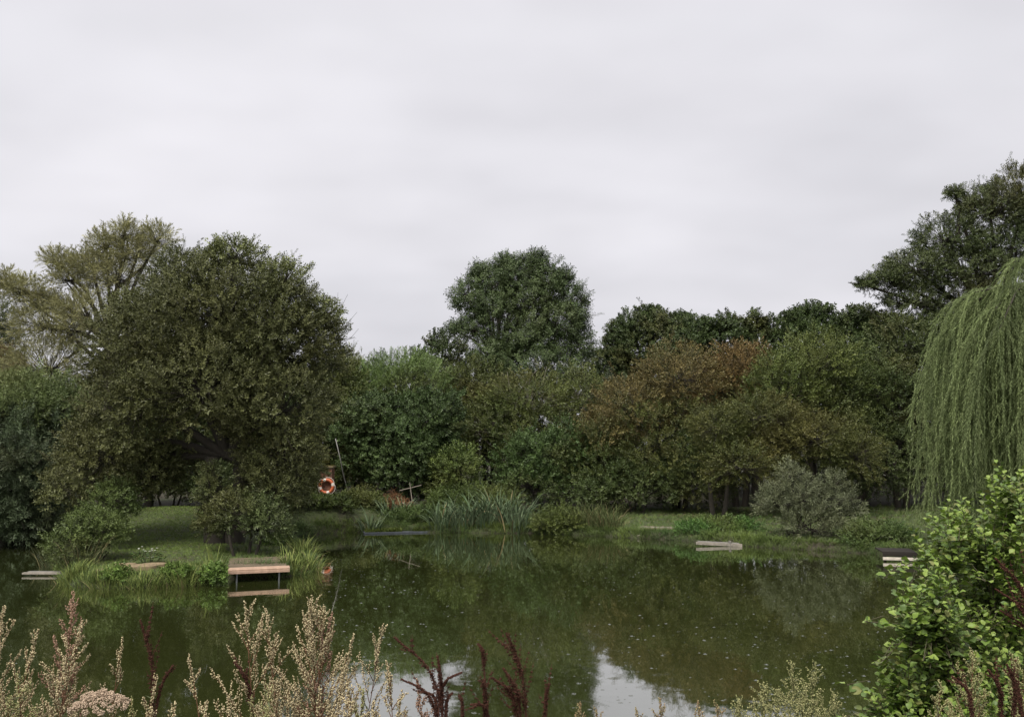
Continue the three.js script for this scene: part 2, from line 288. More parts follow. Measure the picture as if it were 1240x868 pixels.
// tall tree behind weeping willow
tree({ name: 'tall_tree', label: 'tall dark spreading tree standing behind the weeping willow', seed: 17, depth: 44, base: [1215, 600], trunk: 0.4, fork: 0.45,
  lobes: [[1200, 258, 42, 40], [1240, 245, 46, 46], [1150, 292, 44, 30], [1110, 330, 42, 26], [1078, 338, 22, 16], [1170, 335, 54, 36], [1105, 366, 34, 26], [1230, 320, 50, 50], [1130, 420, 50, 50], [1290, 290, 60, 80], [1180, 400, 60, 60], [1050, 346, 9, 7], [1157, 236, 8, 5], [1172, 250, 10, 8]], sprig: 'oval', size: 1.0, cols: [[[0.05, 0.055, 0.028], [0.085, 0.09, 0.045]]], dens: 10, inner: 0.35, gaps: 0.32, bough: 0.2, cover: 1.5, shoots: 1.0, flat: 0.55,
  bare: [[[1215, 420], [1180, 380], [1140, 355], [1085, 345]], [[1205, 400], [1165, 335], [1125, 310]], [[1160, 290], [1162, 262], [1160, 240]]], bareR: 0.16 });
// far side, left
tree({ name: 'crack_willow', label: 'tall pale feathery willow with bare branches showing, behind the round island tree', seed: 23, depth: 40, base: [125, 600], trunk: 0.3, fork: 0.6,
  lobes: [[150, 288, 18, 16], [128, 300, 16, 14], [190, 292, 14, 16], [165, 310, 20, 14], [110, 322, 24, 14], [70, 318, 14, 10], [85, 340, 20, 12], [28, 356, 22, 12], [140, 340, 36, 22], [60, 396, 40, 26], [115, 395, 50, 40], [4, 345, 14, 10], [60, 450, 54, 46], [50, 372, 20, 14]], sprig: 'narrow', size: 1.15, cols: [PALE], mat: M.thinLeaf, dens: 9, inner: 0.5, gaps: 0.15, bough: 0.2, twigLift: 0.2, blend: 0,
  bare: [[[120, 420], [140, 350], [155, 300], [150, 275]], [[140, 350], [170, 325], [190, 300]], [[115, 400], [95, 360], [70, 330]], [[110, 430], [70, 390], [20, 355]]], bareR: 0.1 });
tree({ name: 'rust_bush', label: 'rusty brown autumn bush beside the pale feathery willow', seed: 31, depth: 42, lobes: [[-5, 450, 30, 30], [0, 490, 30, 40]], sprig: 'oval', size: 1.2, cols: [RUST], category: 'bush', dens: 10 });
tree({ name: 'dark_conifer', label: 'dark evergreen tree beside the pale feathery willow', seed: 32, depth: 50, lobes: [[-6, 395, 20, 30], [-10, 440, 30, 50]], sprig: 'small', size: 1.6, cols: [DARK], dens: 10 });
tree({ name: 'willow_bush', label: 'broad willow bush with pale green top at the water edge, beyond the island grass', seed: 33, depth: 31, stems: 3,
  lobes: [[20, 500, 56, 44, 32, 2, 0], [60, 500, 44, 40, 32, 1.6, 0], [-10, 560, 60, 70, 31, 2, 1], [40, 560, 50, 60, 31, 2, 1], [20, 610, 60, 45, 31, 2, 1], [-10, 636, 60, 26, 31, 1.5, 1], [50, 632, 50, 26, 31, 1.2, 1]], sprig: 'silver', size: 1.0, cols: [[[0.095, 0.11, 0.05], [0.145, 0.155, 0.075]], [[0.042, 0.052, 0.034], [0.07, 0.08, 0.055]]], dens: 11, inner: 3, category: 'bush' });
// the big round tree of the island
tree({ name: 'goat_willow', label: 'big round goat willow spreading over the grassy point', seed: 5, depth: 28.5, base: [272, 640], trunk: 0.5, fork: 0.3, stems: 2, shoots: 1.5,
  lobes: [[268, 384, 92, 78, 28.5, 2.8], [200, 425, 76, 72, 28.3, 2.4], [335, 420, 66, 74, 28.6, 2.2], [165, 500, 66, 64, 28, 2.1], [250, 470, 92, 74, 27.3, 2.2], [338, 500, 62, 70, 28, 2.0], [382, 425, 30, 44, 28.8, 1.2], [128, 555, 48, 48, 28.2, 1.5], [340, 560, 48, 46, 28, 1.4], [222, 335, 34, 26, 29, 1.2], [282, 314, 34, 18, 28.6, 1.0, 1], [342, 342, 28, 20, 28.6, 1.0, 1], [392, 384, 18, 20, 28.8, 0.7, 1], [240, 420, 100, 84, 30, 2.2], [182, 575, 34, 38, 28.4, 1.1], [335, 596, 36, 30, 27.6, 1.0], [92, 590, 34, 34, 28.6, 1.1], [225, 556, 26, 26, 29.4, 0.9]],
  sprig: 'oval', size: 0.95, cols: [SALLOW, [[0.10, 0.10, 0.045], [0.15, 0.145, 0.07]]], dens: 13, inner: 2.4, gaps: 0.2, bough: 0.3, outward: 0.6, blend: 0.15,
  bare: [[[395, 400], [412, 374], [421, 356]], [[400, 410], [420, 392], [432, 378]], [[398, 395], [408, 372], [409, 354]], [[402, 420], [424, 410], [434, 398]]], bareR: 0.008 });
tree({ name: 'low_shrub', label: 'low grey green shrub in front of the goat willow trunk', seed: 41, depth: 25.6, category: 'shrub', stems: 3, lobes: [[298, 624, 42, 22, 25.8, 0.7], [256, 592, 14, 32, 26.5, 0.4], [322, 636, 22, 18, 25.4, 0.5], [258, 634, 14, 16, 26, 0.4]], sprig: 'oval', size: 0.75, cols: [[[0.05, 0.058, 0.028], [0.08, 0.09, 0.042]]], dens: 14, inner: 8 });
tree({ name: 'leafy_shrub', label: 'leafy olive shrub on the point beside the mown grass path', seed: 42, depth: 24.8, category: 'shrub', stems: 3, lobes: [[114, 646, 32, 24, 24.8, 0.8], [86, 664, 22, 16, 24.2, 0.5], [138, 612, 22, 30, 27, 0.7]], sprig: 'oval', size: 0.75, cols: [[[0.065, 0.078, 0.03], [0.10, 0.115, 0.045]]], dens: 13, inner: 7 });
tree({ name: 'leafy_shrub', label: 'dense shrub closing the end of the mown grass path', seed: 43, depth: 37, category: 'shrub', stems: 3, lobes: [[205, 575, 44, 40, 37, 1.3], [160, 570, 40, 46, 37, 1.2], [245, 575, 30, 46, 37, 1.2]], sprig: 'oval', size: 1.0, cols: [[[0.05, 0.062, 0.028], [0.075, 0.088, 0.04]]], dens: 12, inner: 5 });
tree({ name: 'ochre_bush', label: 'ochre tinged bush hanging over the brick pillar', seed: 44, depth: 36.8, category: 'bush', stems: 2, lobes: [[358, 562, 24, 38, 38.6, 1.0], [364, 592, 18, 24, 38.4, 0.7], [340, 605, 28, 34, 36, 1.0, 1], [376, 556, 12, 12, 38.7, 0.5]], sprig: 'small', size: 1.0, cols: [[[0.085, 0.075, 0.025], [0.13, 0.11, 0.038]], SALLOW], dens: 13, inner: 5 });
// far bank, middle
tree({ name: 'pale_willow_shrub', label: 'pale green willow shrub rising behind the dark round bush', seed: 51, depth: 47, category: 'shrub', stems: 3, lobes: [[500, 475, 46, 40], [450, 478, 40, 34], [478, 455, 34, 22], [420, 470, 24, 40, 48, 2, 1], [440, 530, 40, 60]], sprig: 'narrow', size: 1.25, cols: [LIME, [[0.10, 0.10, 0.035], [0.13, 0.12, 0.04]]], dens: 11, inner: 2.5, twigLift: 0.9 });
tree({ name: 'dark_round_bush', label: 'dark green round bush beside the brick pillar', seed: 52, depth: 41, category: 'bush', stems: 4, lobes: [[488, 535, 70, 56, 41, 2.2], [450, 520, 44, 44, 41.3, 1.8], [525, 515, 38, 40, 41.3, 1.6], [495, 570, 66, 40, 40.6, 2]], sprig: 'broad', size: 1.05, cols: [[[0.042, 0.058, 0.026], [0.066, 0.084, 0.038]]], dens: 11, inner: 3.5, gaps: 0.05 });
tree({ name: 'yellow_green_sapling', label: 'small yellow green sapling in front of the dark round bush', seed: 53, depth: 39.5, category: 'sapling', lobes: [[550, 572, 30, 32, 39.5, 0.9], [540, 595, 22, 20, 39.3, 0.7]], sprig: 'oval', size: 1.0, cols: [[[0.07, 0.09, 0.03], [0.115, 0.13, 0.045]]], dens: 12, inner: 4 });
tree({ name: 'hawthorn', label: 'olive hawthorn with dead twigs on top, below the ash', group: 'hawthorns along the far bank', seed: 54, depth: 45, stems: 2, lobes: [[640, 490, 52, 36, 45, 1.8, 1], [700, 490, 34, 40, 46, 1.6, 1], [600, 520, 40, 44, 45, 1.6], [660, 545, 62, 50, 44, 2]], sprig: 'small', size: 1.35, cols: [HAW, OLIVE], dens: 11, inner: 3, flat: 0.6, gaps: 0.14,
  bare: [[[618, 475], [614, 450]], [[640, 472], [644, 446]], [[655, 474], [662, 444]], [[632, 470], [650, 448]], [[610, 560], [622, 500], [640, 480]], [[600, 545], [570, 515], [560, 505]]], bareR: 0.045, bark: M.paleBark });
tree({ name: 'green_bush', label: 'fresh green bush under the olive hawthorn, behind the tall reeds', seed: 55, depth: 41, category: 'bush', stems: 3, lobes: [[655, 560, 46, 36, 41, 1.5], [690, 545, 36, 28, 41.6, 1.3], [640, 590, 44, 26, 40.4, 1.2]], sprig: 'oval', size: 1.1, cols: [[[0.042, 0.062, 0.024], [0.068, 0.092, 0.036]]], dens: 12, inner: 4 });
tree({ name: 'hawthorn', label: 'large rust brown hawthorn in the hedge', group: 'hawthorns along the far bank', seed: 56, depth: 42, stems: 3, lobes: [[822, 462, 52, 40, 42, 2.2, 1], [770, 500, 50, 42, 42, 2, 1], [730, 530, 34, 26, 41.5, 1.4, 1], [800, 545, 70, 60, 41.5, 2.2, 0], [725, 570, 50, 40, 41.5, 1.8, 0]], sprig: 'small', size: 1.3, cols: [HAW, [[0.086, 0.066, 0.03], [0.135, 0.09, 0.044]]], dens: 11, inner: 3.2, flat: 0.6, gaps: 0.1 });
tree({ name: 'hawthorn', label: 'small russet hawthorn top between the rust brown and golden green hawthorns', group: 'hawthorns along the far bank', seed: 57, depth: 43, stems: 2, lobes: [[895, 447, 34, 28, 43, 1.6, 1], [880, 480, 44, 40, 43, 1.8, 1], [890, 530, 50, 50, 43, 2]], sprig: 'small', size: 1.35, cols: [HAW, RUST], dens: 11, inner: 3, flat: 0.6 });
tree({ name: 'hawthorn', label: 'golden green hawthorn with a domed top', group: 'hawthorns along the far bank', seed: 58, depth: 41, stems: 3, lobes: [[990, 448, 50, 40, 41, 2.0, 1], [950, 472, 40, 38, 40.5, 1.7, 1], [1030, 472, 36, 42, 41, 1.7], [985, 515, 66, 50, 40.5, 2.1, 0]], sprig: 'small', size: 1.3, cols: [HAW, [[0.07, 0.08, 0.026], [0.115, 0.118, 0.04]]], dens: 11, inner: 3, flat: 0.65 });
tree({ name: 'hawthorn', label: 'drooping olive brown hawthorn over the grey willow shrub', group: 'hawthorns along the far bank', seed: 59, depth: 38, stems: 2, lobes: [[868, 520, 34, 26, 38, 1.2], [925, 506, 42, 24, 38, 1.3], [988, 534, 42, 30, 37.5, 1.3], [895, 566, 44, 26, 37, 1.2], [1035, 556, 32, 34, 37.5, 1.2], [940, 545, 44, 30, 38, 1.3]], sprig: 'small', size: 1.05, cols: [[[0.055, 0.055, 0.02], [0.095, 0.084, 0.032]]], dens: 12, inner: 3, shoots: 1.0, twigLift: -0.25, flat: 0.65 });
tree({ name: 'hedge_bush', label: 'dense leafy bush behind the grey willow shrub', seed: 60, depth: 41, category: 'bush', stems: 3, lobes: [[1090, 425, 40, 40, 43, 2], [1120, 470, 44, 50, 43, 2], [1070, 480, 44, 60, 42, 2], [1060, 560, 50, 60, 41, 2], [1130, 540, 60, 80, 42, 2.4], [1200, 560, 60, 80, 42, 2.4], [1260, 520, 60, 100, 42, 2.5]], sprig: 'oval', size: 1.2, cols: [DARK], dens: 11, inner: 4 });
tree({ name: 'hedge_bush', label: 'dense leafy bush under the rust brown hawthorn, behind the worn bank platform', seed: 61, depth: 40.5, category: 'bush', stems: 3, lobes: [[770, 590, 60, 34, 40.5, 1.4], [840, 580, 50, 44, 40.5, 1.6], [710, 600, 40, 24, 40, 1.2]], sprig: 'oval', size: 1.1, cols: [DARK], dens: 11, inner: 4 });
tree({ name: 'grey_willow_shrub', label: 'silvery grey willow shrub leaning over the water', seed: 62, depth: 31, category: 'shrub', stems: 5, fork: 0.15, lobes: [[968, 606, 30, 28, 31, 0.9], [1006, 612, 26, 22, 31, 0.8], [940, 612, 20, 14, 30.8, 0.6], [982, 642, 40, 20, 30.3, 0.8], [957, 578, 9, 12, 31, 0.3], [1012, 588, 8, 12, 31, 0.3], [1030, 624, 8, 6, 30.8, 0.3], [928, 604, 6, 5, 30.8, 0.3]], blend: 0.1, shoots: 1.2, sprig: 'silver', size: 0.85, cols: [[[0.082, 0.082, 0.058], [0.13, 0.125, 0.09]]], dens: 9, inner: 3, gaps: 0.2, twigLift: 0.3, floor: 0.15, bough: 0.32, cover: 1.0 });
tree({ name: 'hedge_bush', label: 'leafy bush in the gap between the dark round bush and the olive hawthorn', seed: 63, depth: 47, category: 'bush', stems: 3, lobes: [[585, 525, 40, 56, 47, 2], [575, 480, 40, 40, 48, 2]], sprig: 'oval', size: 1.3, cols: [HAW], dens: 11, inner: 5, gaps: 0 });
tree({ name: 'hedge_bush', label: 'leafy bush between the goat willow and the dark round bush, over the brick pillar', seed: 64, depth: 45, category: 'bush', stems: 3, lobes: [[425, 520, 40, 60, 45, 2], [405, 470, 30, 40, 46, 2], [410, 570, 40, 30, 44, 1.6]], sprig: 'oval', size: 1.2, cols: [HAW], dens: 11, inner: 5, gaps: 0 });
tree({ name: 'leafy_tree', label: 'leafy tree filling in behind the goat willow', seed: 65, depth: 43, lobes: [[180, 470, 70, 60, 43, 2.4], [280, 470, 70, 60, 43, 2.4], [360, 500, 50, 50, 43, 2], [130, 540, 60, 50, 43, 2], [230, 550, 80, 50, 43, 2], [330, 560, 60, 40, 43, 2], [60, 540, 60, 60, 42, 2]], sprig: 'broad', size: 1.4, cols: [DARK], dens: 10, inner: 3, gaps: 0 });
// low growth on the banks
for (const [x, y, rx, ry, d, label, cols, sp] of [
  [395, 632, 40, 18, 36.6, 'dark ivy mound at the water edge below the brick pillar', [[0.05, 0.06, 0.02], [0.09, 0.095, 0.032]], 'broad'],
  [436, 608, 26, 12, 38.2, 'bramble patch between the brick pillar and the brushwood heap', [[0.06, 0.07, 0.026], [0.09, 0.10, 0.036]], 'oval'],
  [505, 629, 34, 12, 36.6, 'nettle patch behind the edging plank with moss', [[0.055, 0.075, 0.026], [0.09, 0.11, 0.04]], 'oval'],
  [575, 607, 50, 14, 38.5, 'bramble patch behind the tall reeds', [[0.055, 0.07, 0.024], [0.09, 0.105, 0.036]], 'oval'],
  [675, 632, 26, 14, 35, 'rusty tinged bramble beside the tall reeds', [[0.075, 0.075, 0.026], [0.11, 0.115, 0.036]], 'oval'],
  [870, 643, 46, 11, 33, 'nettle strip behind the half sunken plank', [[0.045, 0.085, 0.024], [0.075, 0.125, 0.036]], 'oval'],
  [1065, 652, 40, 15, 29.5, 'nettle strip between the grey willow shrub and the dark landing', [[0.045, 0.075, 0.028], [0.075, 0.115, 0.042]], 'oval'],
]) tree({ name: 'bramble_patch', label, category: 'plant', group: 'low growth on the far bank', seed: x + 3 * y, depth: d, stems: 2, trunk: 0.03, lobes: [[x, y, rx, ry, d, 0.8], [x - rx * 0.5, y + ry * 0.3, rx * 0.6, ry * 0.8, d - 0.4, 0.6], [x + rx * 0.5, y + ry * 0.3, rx * 0.6, ry * 0.8, d - 0.3, 0.6]], sprig: sp, size: 0.7, cols: [cols], dens: 11, inner: 5, gaps: 0.05, floor: 0.0 });

// weeping willow
{
  const d = 25, bp = atDepth(1290, 640, d), base = V(bp.x, ground(bp.x, bp.z) - 0.05, bp.z), r = rng(777);
  const g = thing('weeping_willow', 'weeping willow trailing long green strands over the water', 'tree', base), wood = new MB(), items = [];
  const strand = new MB(), sr = rng(12);
  for (let k = 0; k < 24; k++) { const t = (k + 0.6 * sr()) / 24, a = sr() * 6.28, rad = V(Math.cos(a), 0, Math.sin(a)), o = 0.25 + 0.75 * sr(), dd = V(rad.x * o, -0.85, rad.z * o).normalize(), nn = V(rad.x + 0.4 * (sr() - 0.5), 0.5, rad.z + 0.4 * (sr() - 0.5)); nn.addScaledVector(dd, -nn.dot(dd)).normalize(); strand.leaf(V(0, -t * 0.43, 0), dd, nn, 0.06 + 0.08 * sr(), 0.012 + 0.008 * sr(), 0.15, 0.15); }
  strand.tube([V(0, 0.02, 0), V(0, -0.45, 0)], 0.004, 0.004, 3);
  const sg = strand.geo();
  const top = atDepth(1290, 298, d).y - base.y, RX = atDepth(1290, 400, d).x - atDepth(1150, 400, d).x;
  wood.tube([V(0, -0.3, 0), V(0.1, 1.5, 0), V(0, top * 0.5, 0.1)], 0.42, 0.3, 9);
  const q = new THREE.Quaternion();
  for (let lb = 0; lb < 50; lb++) {                                       // limbs arch out and each lets down a curtain
    const a = lb * 2.39996 + r() * 0.4, lev = r(), R = RX * (0.38 + 0.60 * Math.sqrt((lb + 0.5) / 50)) * (0.86 + 0.24 * r()), hy = top * (0.97 - 0.40 * Math.pow(R / RX, 3.6)) * (0.86 + 0.19 * lev);
    const end = V(Math.cos(a) * R, hy, Math.sin(a) * R), mid = V(Math.cos(a) * R * 0.45, Math.max(hy, top * 0.86), Math.sin(a) * R * 0.45), c = new THREE.CatmullRomCurve3([V(0, top * 0.45, 0.1), mid.clone().multiplyScalar(0.5).setY(top * 0.72), mid, end]);
    wood.tube(c.getPoints(9), 0.09, 0.012, 5);
    const ns = 38, tone = 0.74 + 0.5 * r(), locks = []; for (let q = 0; q < 5; q++) locks.push([0.42 + 0.58 * Math.pow((q + r()) / 5, 0.75), unit(r), 0.3 + 0.75 * r(), 0.6 * (r() - 0.5)]);
    for (let s = 0; s < ns; s++) {
      const lk = locks[s % 5], t = clamp(lk[0] + 0.07 * (r() - 0.5)), p0 = c.getPoint(t), out = V(p0.x, 0, p0.z).normalize(), spread = 0.24;
      const p = p0.clone().add(V((r() - 0.5) * spread, 0.1, (r() - 0.5) * spread));
      const low = 0.5 + 0.9 * r() + 1.3 * fbm(p.x * 0.7, 1.1, p.z * 0.7), lenS = Math.max(0.8, Math.min((p.y - low) * (lk[2] * (0.55 + 0.6 * Math.sqrt(r()))), p.y - 0.7));
      let th = 1.1 - 0.5 * r(), x = p.clone(); const n = Math.ceil(lenS / 0.42), az = out.clone().addScaledVector(lk[1], 0.7).add(unit(r).multiplyScalar(0.35)).setY(0).normalize();
      const w = tone * (0.8 + 0.4 * r()), mixc = r();
      for (let k = 0; k < n; k++) {
        const dir = V(az.x * Math.sin(th), -Math.cos(th), az.z * Math.sin(th)), ww = w * (0.9 + 0.2 * r());
        items.push([x.clone(), dir.clone().negate(), 0.9 + 0.25 * r(), lerp(0.15, 0.235, mixc) * ww, lerp(0.20, 0.29, mixc) * ww, lerp(0.072, 0.118, mixc) * ww]);
        if (r() < 0.42) { const sa = az.clone().add(unit(r)).setY(0).normalize(), s1 = 0.35 + 0.5 * r(), d1 = V(sa.x * Math.sin(s1), -Math.cos(s1), sa.z * Math.sin(s1)), w1 = ww * (0.85 + 0.3 * r()); items.push([x.clone().addScaledVector(dir, 0.2 * r()), d1.negate(), 0.55 + 0.5 * r(), lerp(0.15, 0.235, mixc) * w1, lerp(0.20, 0.29, mixc) * w1, lerp(0.072, 0.118, mixc) * w1]); }
        x.addScaledVector(dir, 0.43); th = th * 0.68 + (r() - 0.45) * 0.34;
      }
    }
  }
  part('trunk', wood.geo(), M.bark, g); fill(sg, M.thinLeaf, items, g, 'crown'); total += items.length;
}

// ---------------------------------------------------------------- grass, tussocks, reeds
const grassG = (() => { const r = rng(8), m = new MB(); for (let k = 0; k < 16; k++) m.blade(V((r() - 0.5) * 0.16, 0, (r() - 0.5) * 0.16), r() * 6.28, 0.1 + 0.5 * r(), 0.10 + 0.12 * r(), 0.008, 0.6 + r(), 3); return m.geo(); })();
function grassStuff(name, label, n, pick, col, sc, seed) {
  const r = rng(seed), items = [], o = new THREE.Group(); let tries = 0;
  while (items.length < n && tries++ < n * 12) { const [x, z] = pick(r); const h = ground(x, z); if (h < 0.06) continue; const w = 0.75 + 0.5 * r() + 0.5 * fbm(x * 0.8, 4, z * 0.8), t = r(); if (r() < 0.09 + 0.25 * Math.max(0, fbm(x * 1.1, 8, z * 1.1, 3))) { items.push([V(x, h - 0.01, z), V((r() - 0.5) * 0.8, 1, (r() - 0.5) * 0.8).normalize(), sc * (0.5 + 0.5 * r()), 0.2 * w, 0.165 * w, 0.08 * w]); continue; } items.push([V(x, h - 0.01, z), V((r() - 0.5) * 0.3, 1, (r() - 0.5) * 0.3).normalize(), sc * (0.6 + 0.7 * r()), lerp(col[0][0], col[1][0], t) * w, lerp(col[0][1], col[1][1], t) * w, lerp(col[0][2], col[1][2], t) * w]); }
  const g = thing(name, label, 'grass'); g.userData.kind = 'stuff'; fill(grassG, M.leaf, items, g, 'grass_blades'); total += items.length; void o;
}
grassStuff('grass', 'short mown grass of the path and lawn on the point', 17000, r => { const d = lerp(21, 38, r()), px = d < 26.5 ? lerp(70, 392, r()) : lerp(130, 280, r()); return [(px - PW / 2) / F * d, -d]; }, [[0.12, 0.18, 0.036], [0.17, 0.235, 0.054]], 0.36, 601);
grassStuff('bank_grass', 'rough grass along the far bank', 17000, r => { const x = lerp(-9, 25, r()); return [x, -lerp(22, 42, r())]; }, [[0.075, 0.12, 0.028], [0.125, 0.175, 0.046]], 0.7, 602);
grassStuff('near_bank_grass', 'rough grass on the bank under the mugwort', 6000, r => [lerp(-7, 7, r()), -lerp(2.2, 8.4, r())], [[0.06, 0.08, 0.025], [0.11, 0.125, 0.045]], 1.3, 603);
{ // rough grass that hangs over the water edge
  const r = rng(640), items = [], segs = []; let tot = 0; for (let k = 2; k < 28; k++) { const [ax, az] = shore[k], [bx, bz] = shore[k + 1], L = Math.hypot(bx - ax, bz - az); segs.push([ax, az, bx, bz, L]); tot += L; }
  for (const [ax, az, bx, bz, L] of segs) { const n = Math.round(L * 95); for (let k = 0; k < n; k++) { const t = r(), nx = (bz - az) / L, nz = -(bx - ax) / L, o = r() * 0.9 - 0.28, x = lerp(ax, bx, t), z = lerp(az, bz, t), sgn = shoreDist(x + nx * 0.1, z + nz * 0.1) > 0 ? 1 : -1, px = x + nx * o * sgn, pz = z + nz * o * sgn, h = ground(px, pz); if (h < -0.07) continue;
    const w = (0.7 + 0.55 * r()) * (1 + 0.7 * fbm(px * 0.6, 7, pz * 0.6, 3)), y = clamp(0.5 + 1.2 * fbm(px * 0.4, 3, pz * 0.4, 3)); items.push([V(px, h - 0.03, pz), V(-nx * sgn * 0.5 + (r() - 0.5) * 0.5, 1, -nz * sgn * 0.5 + (r() - 0.5) * 0.5).normalize(), (0.7 + 1.2 * r()) * (0.8 + 0.8 * fbm(px * 0.5, 1, pz * 0.5, 2)), lerp(0.06, 0.125, y) * w, lerp(0.105, 0.165, y) * w, 0.034 * w]); } }
  const g = thing('waterside_grass', 'rough grass hanging over the water edge all round the bank', 'grass'); g.userData.kind = 'stuff'; fill(grassG, M.leaf, items, g, 'grass_blades'); total += items.length;
}
function tussock(name, label, group, p, { n, len, wid, spread, bend, lean = 0.5, col, seed, seg = 5 }) {
  const r = rng(seed), m = new MB(), g = thing(name, label, 'plant', p, group);
  for (let k = 0; k < n; k++) {
    const a = r() * 6.283, R = spread * Math.sqrt(r()), w = 0.7 + 0.55 * r(), t = r(); m.col = r() < (wid > 0.03 ? 0.03 : 0.1) ? [0.26 * w, 0.21 * w, 0.11 * w] : [0, 1, 2].map(q => lerp(col[0][q], col[1][q], t) * w);
    const bx = Math.cos(a) * R, bz = Math.sin(a) * R * 0.7, h = Math.max(ground(p.x + bx, p.z + bz), -0.12) - p.y;
    m.blade(V(bx, h - 0.03, bz), a + (r() - 0.5) * 1.8, lean * (0.15 + 0.85 * r()) * (0.4 + R / spread * 0.7), len * (0.55 + 0.6 * r()), wid * (0.7 + 0.5 * r()), bend * (0.3 + r()), seg, (r() - 0.5) * 2);
  }
  part('blades', m.geo(true), M.vcol, g, 'stuff'); return g;
}
const lush = [[0.085, 0.12, 0.028], [0.24, 0.28, 0.085]], sedge = [[0.075, 0.09, 0.042], [0.125, 0.14, 0.07]], iris = [[0.05, 0.085, 0.04], [0.17, 0.22, 0.125]];
[[88, 706], [106, 710], [128, 712], [152, 713], [176, 712], [200, 711], [224, 710], [246, 707]].forEach(([x, y], k) => { const p = onLevel(x, y, 0); tussock('sedge_tussock', 'bright green sedge tussock in the fringe along the front of the point', 'sedge fringe along the point', V(p.x, 0.1, p.z), { n: [200, 120, 170, 90, 190, 130, 180, 110][k], len: [0.5, 0.34, 0.55, 0.3, 0.42, 0.36, 0.6, 0.45][k], wid: 0.014, spread: 0.36, bend: 1.3, lean: 0.6, col: lush, seed: 900 + k }); });
[[354, 696], [374, 692], [368, 680]].forEach(([x, y], k) => { const p = onLevel(x, y, 0); tussock('sedge_tussock', 'bright sedge tussock beside the wooden landing of the point', 'sedge beside the landing', V(p.x, 0.1, p.z), { n: 150, len: 0.62, wid: 0.016, spread: 0.36, bend: 1.5, lean: 0.7, col: lush, seed: 930 + k }); });
for (const [x, y, label] of [[258, 701, 'broad leaved dock seedling clump tucked against the wooden landing'], [140, 702, 'low leafy marginal plant in a dip of the sedge fringe'], [212, 700, 'small leafy marginal plant between sedge tussocks'], [330, 664, 'leafy bright green plant behind the wooden landing']]) { const q = onLevel(x, y, 0.15), d = -q.z; tree({ name: 'marginal_plant', label, category: 'plant', seed: x, depth: d, stems: 1, trunk: 0.02, lobes: [[x, y - 5, 10, 6, d, 0.25], [x + 6, y - 2, 6, 4, d - 0.1, 0.15]], sprig: 'broad', size: 0.55, cols: [[[0.075, 0.11, 0.03], [0.13, 0.17, 0.05]]], dens: 9, inner: 4, floor: 0, shoots: 0, blend: 0 }); }
{ const p = onLevel(56, 691, 0); tussock('rush_tussock', 'tall dull green rush tussock at the end of the grey float plank', null, V(p.x, 0.05, p.z - 0.5), { n: 220, len: 0.95, wid: 0.012, spread: 0.45, bend: 0.9, lean: 0.6, col: sedge, seed: 940 }); }
{ const p = onLevel(90, 690, 0.2); tussock('rush_tussock', 'arching rush tussock in front of the leafy olive shrub', null, V(p.x, 0.2, p.z - 0.4), { n: 200, len: 0.95, wid: 0.012, spread: 0.5, bend: 1.5, lean: 0.8, col: sedge, seed: 941 }); }
{ const p = onLevel(256, 703, 0); tussock('iris_clump', 'stiff upright iris leaves beside the wooden landing', null, V(p.x, 0.05, p.z - 0.1), { n: 26, len: 0.75, wid: 0.035, spread: 0.22, bend: 0.5, lean: 0.45, col: lush, seed: 942 }); }
[[535, 644, 1.15], [560, 644, 1.25], [585, 644, 1.45], [606, 643, 1.6], [625, 645, 1.35]].forEach(([x, y, L], k) => { const p = onLevel(x, y, 0); tussock('reed_clump', 'clump of tall arching strap leaved reeds in the bed at the far water edge', 'tall reed bed', V(p.x, 0, p.z), { n: 95, len: L * 1.15, wid: 0.045, spread: 0.55, bend: 2.0, lean: 0.55, col: iris, seed: 950 + k, seg: 6 }); });
[[449, 645, 0.85], [486, 641, 0.95], [470, 640, 0.8]].forEach(([x, y, L], k) => { const p = onLevel(x, y, 0); tussock('reed_clump', 'small clump of dark strap leaves by the mossy edging plank', 'reeds by the edging plank', V(p.x, 0.02, p.z), { n: 50, len: L * 1.2, wid: 0.04, spread: 0.35, bend: 1.8, lean: 0.6, col: iris, seed: 960 + k, seg: 6 }); });
[[705, 647, 1.1], [725, 648, 1.25], [740, 649, 1.0]].forEach(([x, y, L], k) => { const p = onLevel(x, y, 0); tussock('willowherb_clump', 'bushy pale green grass clump between the reed bed and the worn platform', 'bushy grass by the worn platform', V(p.x, 0.1, p.z - 0.3), { n: 200, len: L, wid: 0.02, spread: 0.5, bend: 1.6, lean: 0.7, col: [[0.075, 0.095, 0.035], [0.13, 0.155, 0.06]], seed: 970 + k }); });
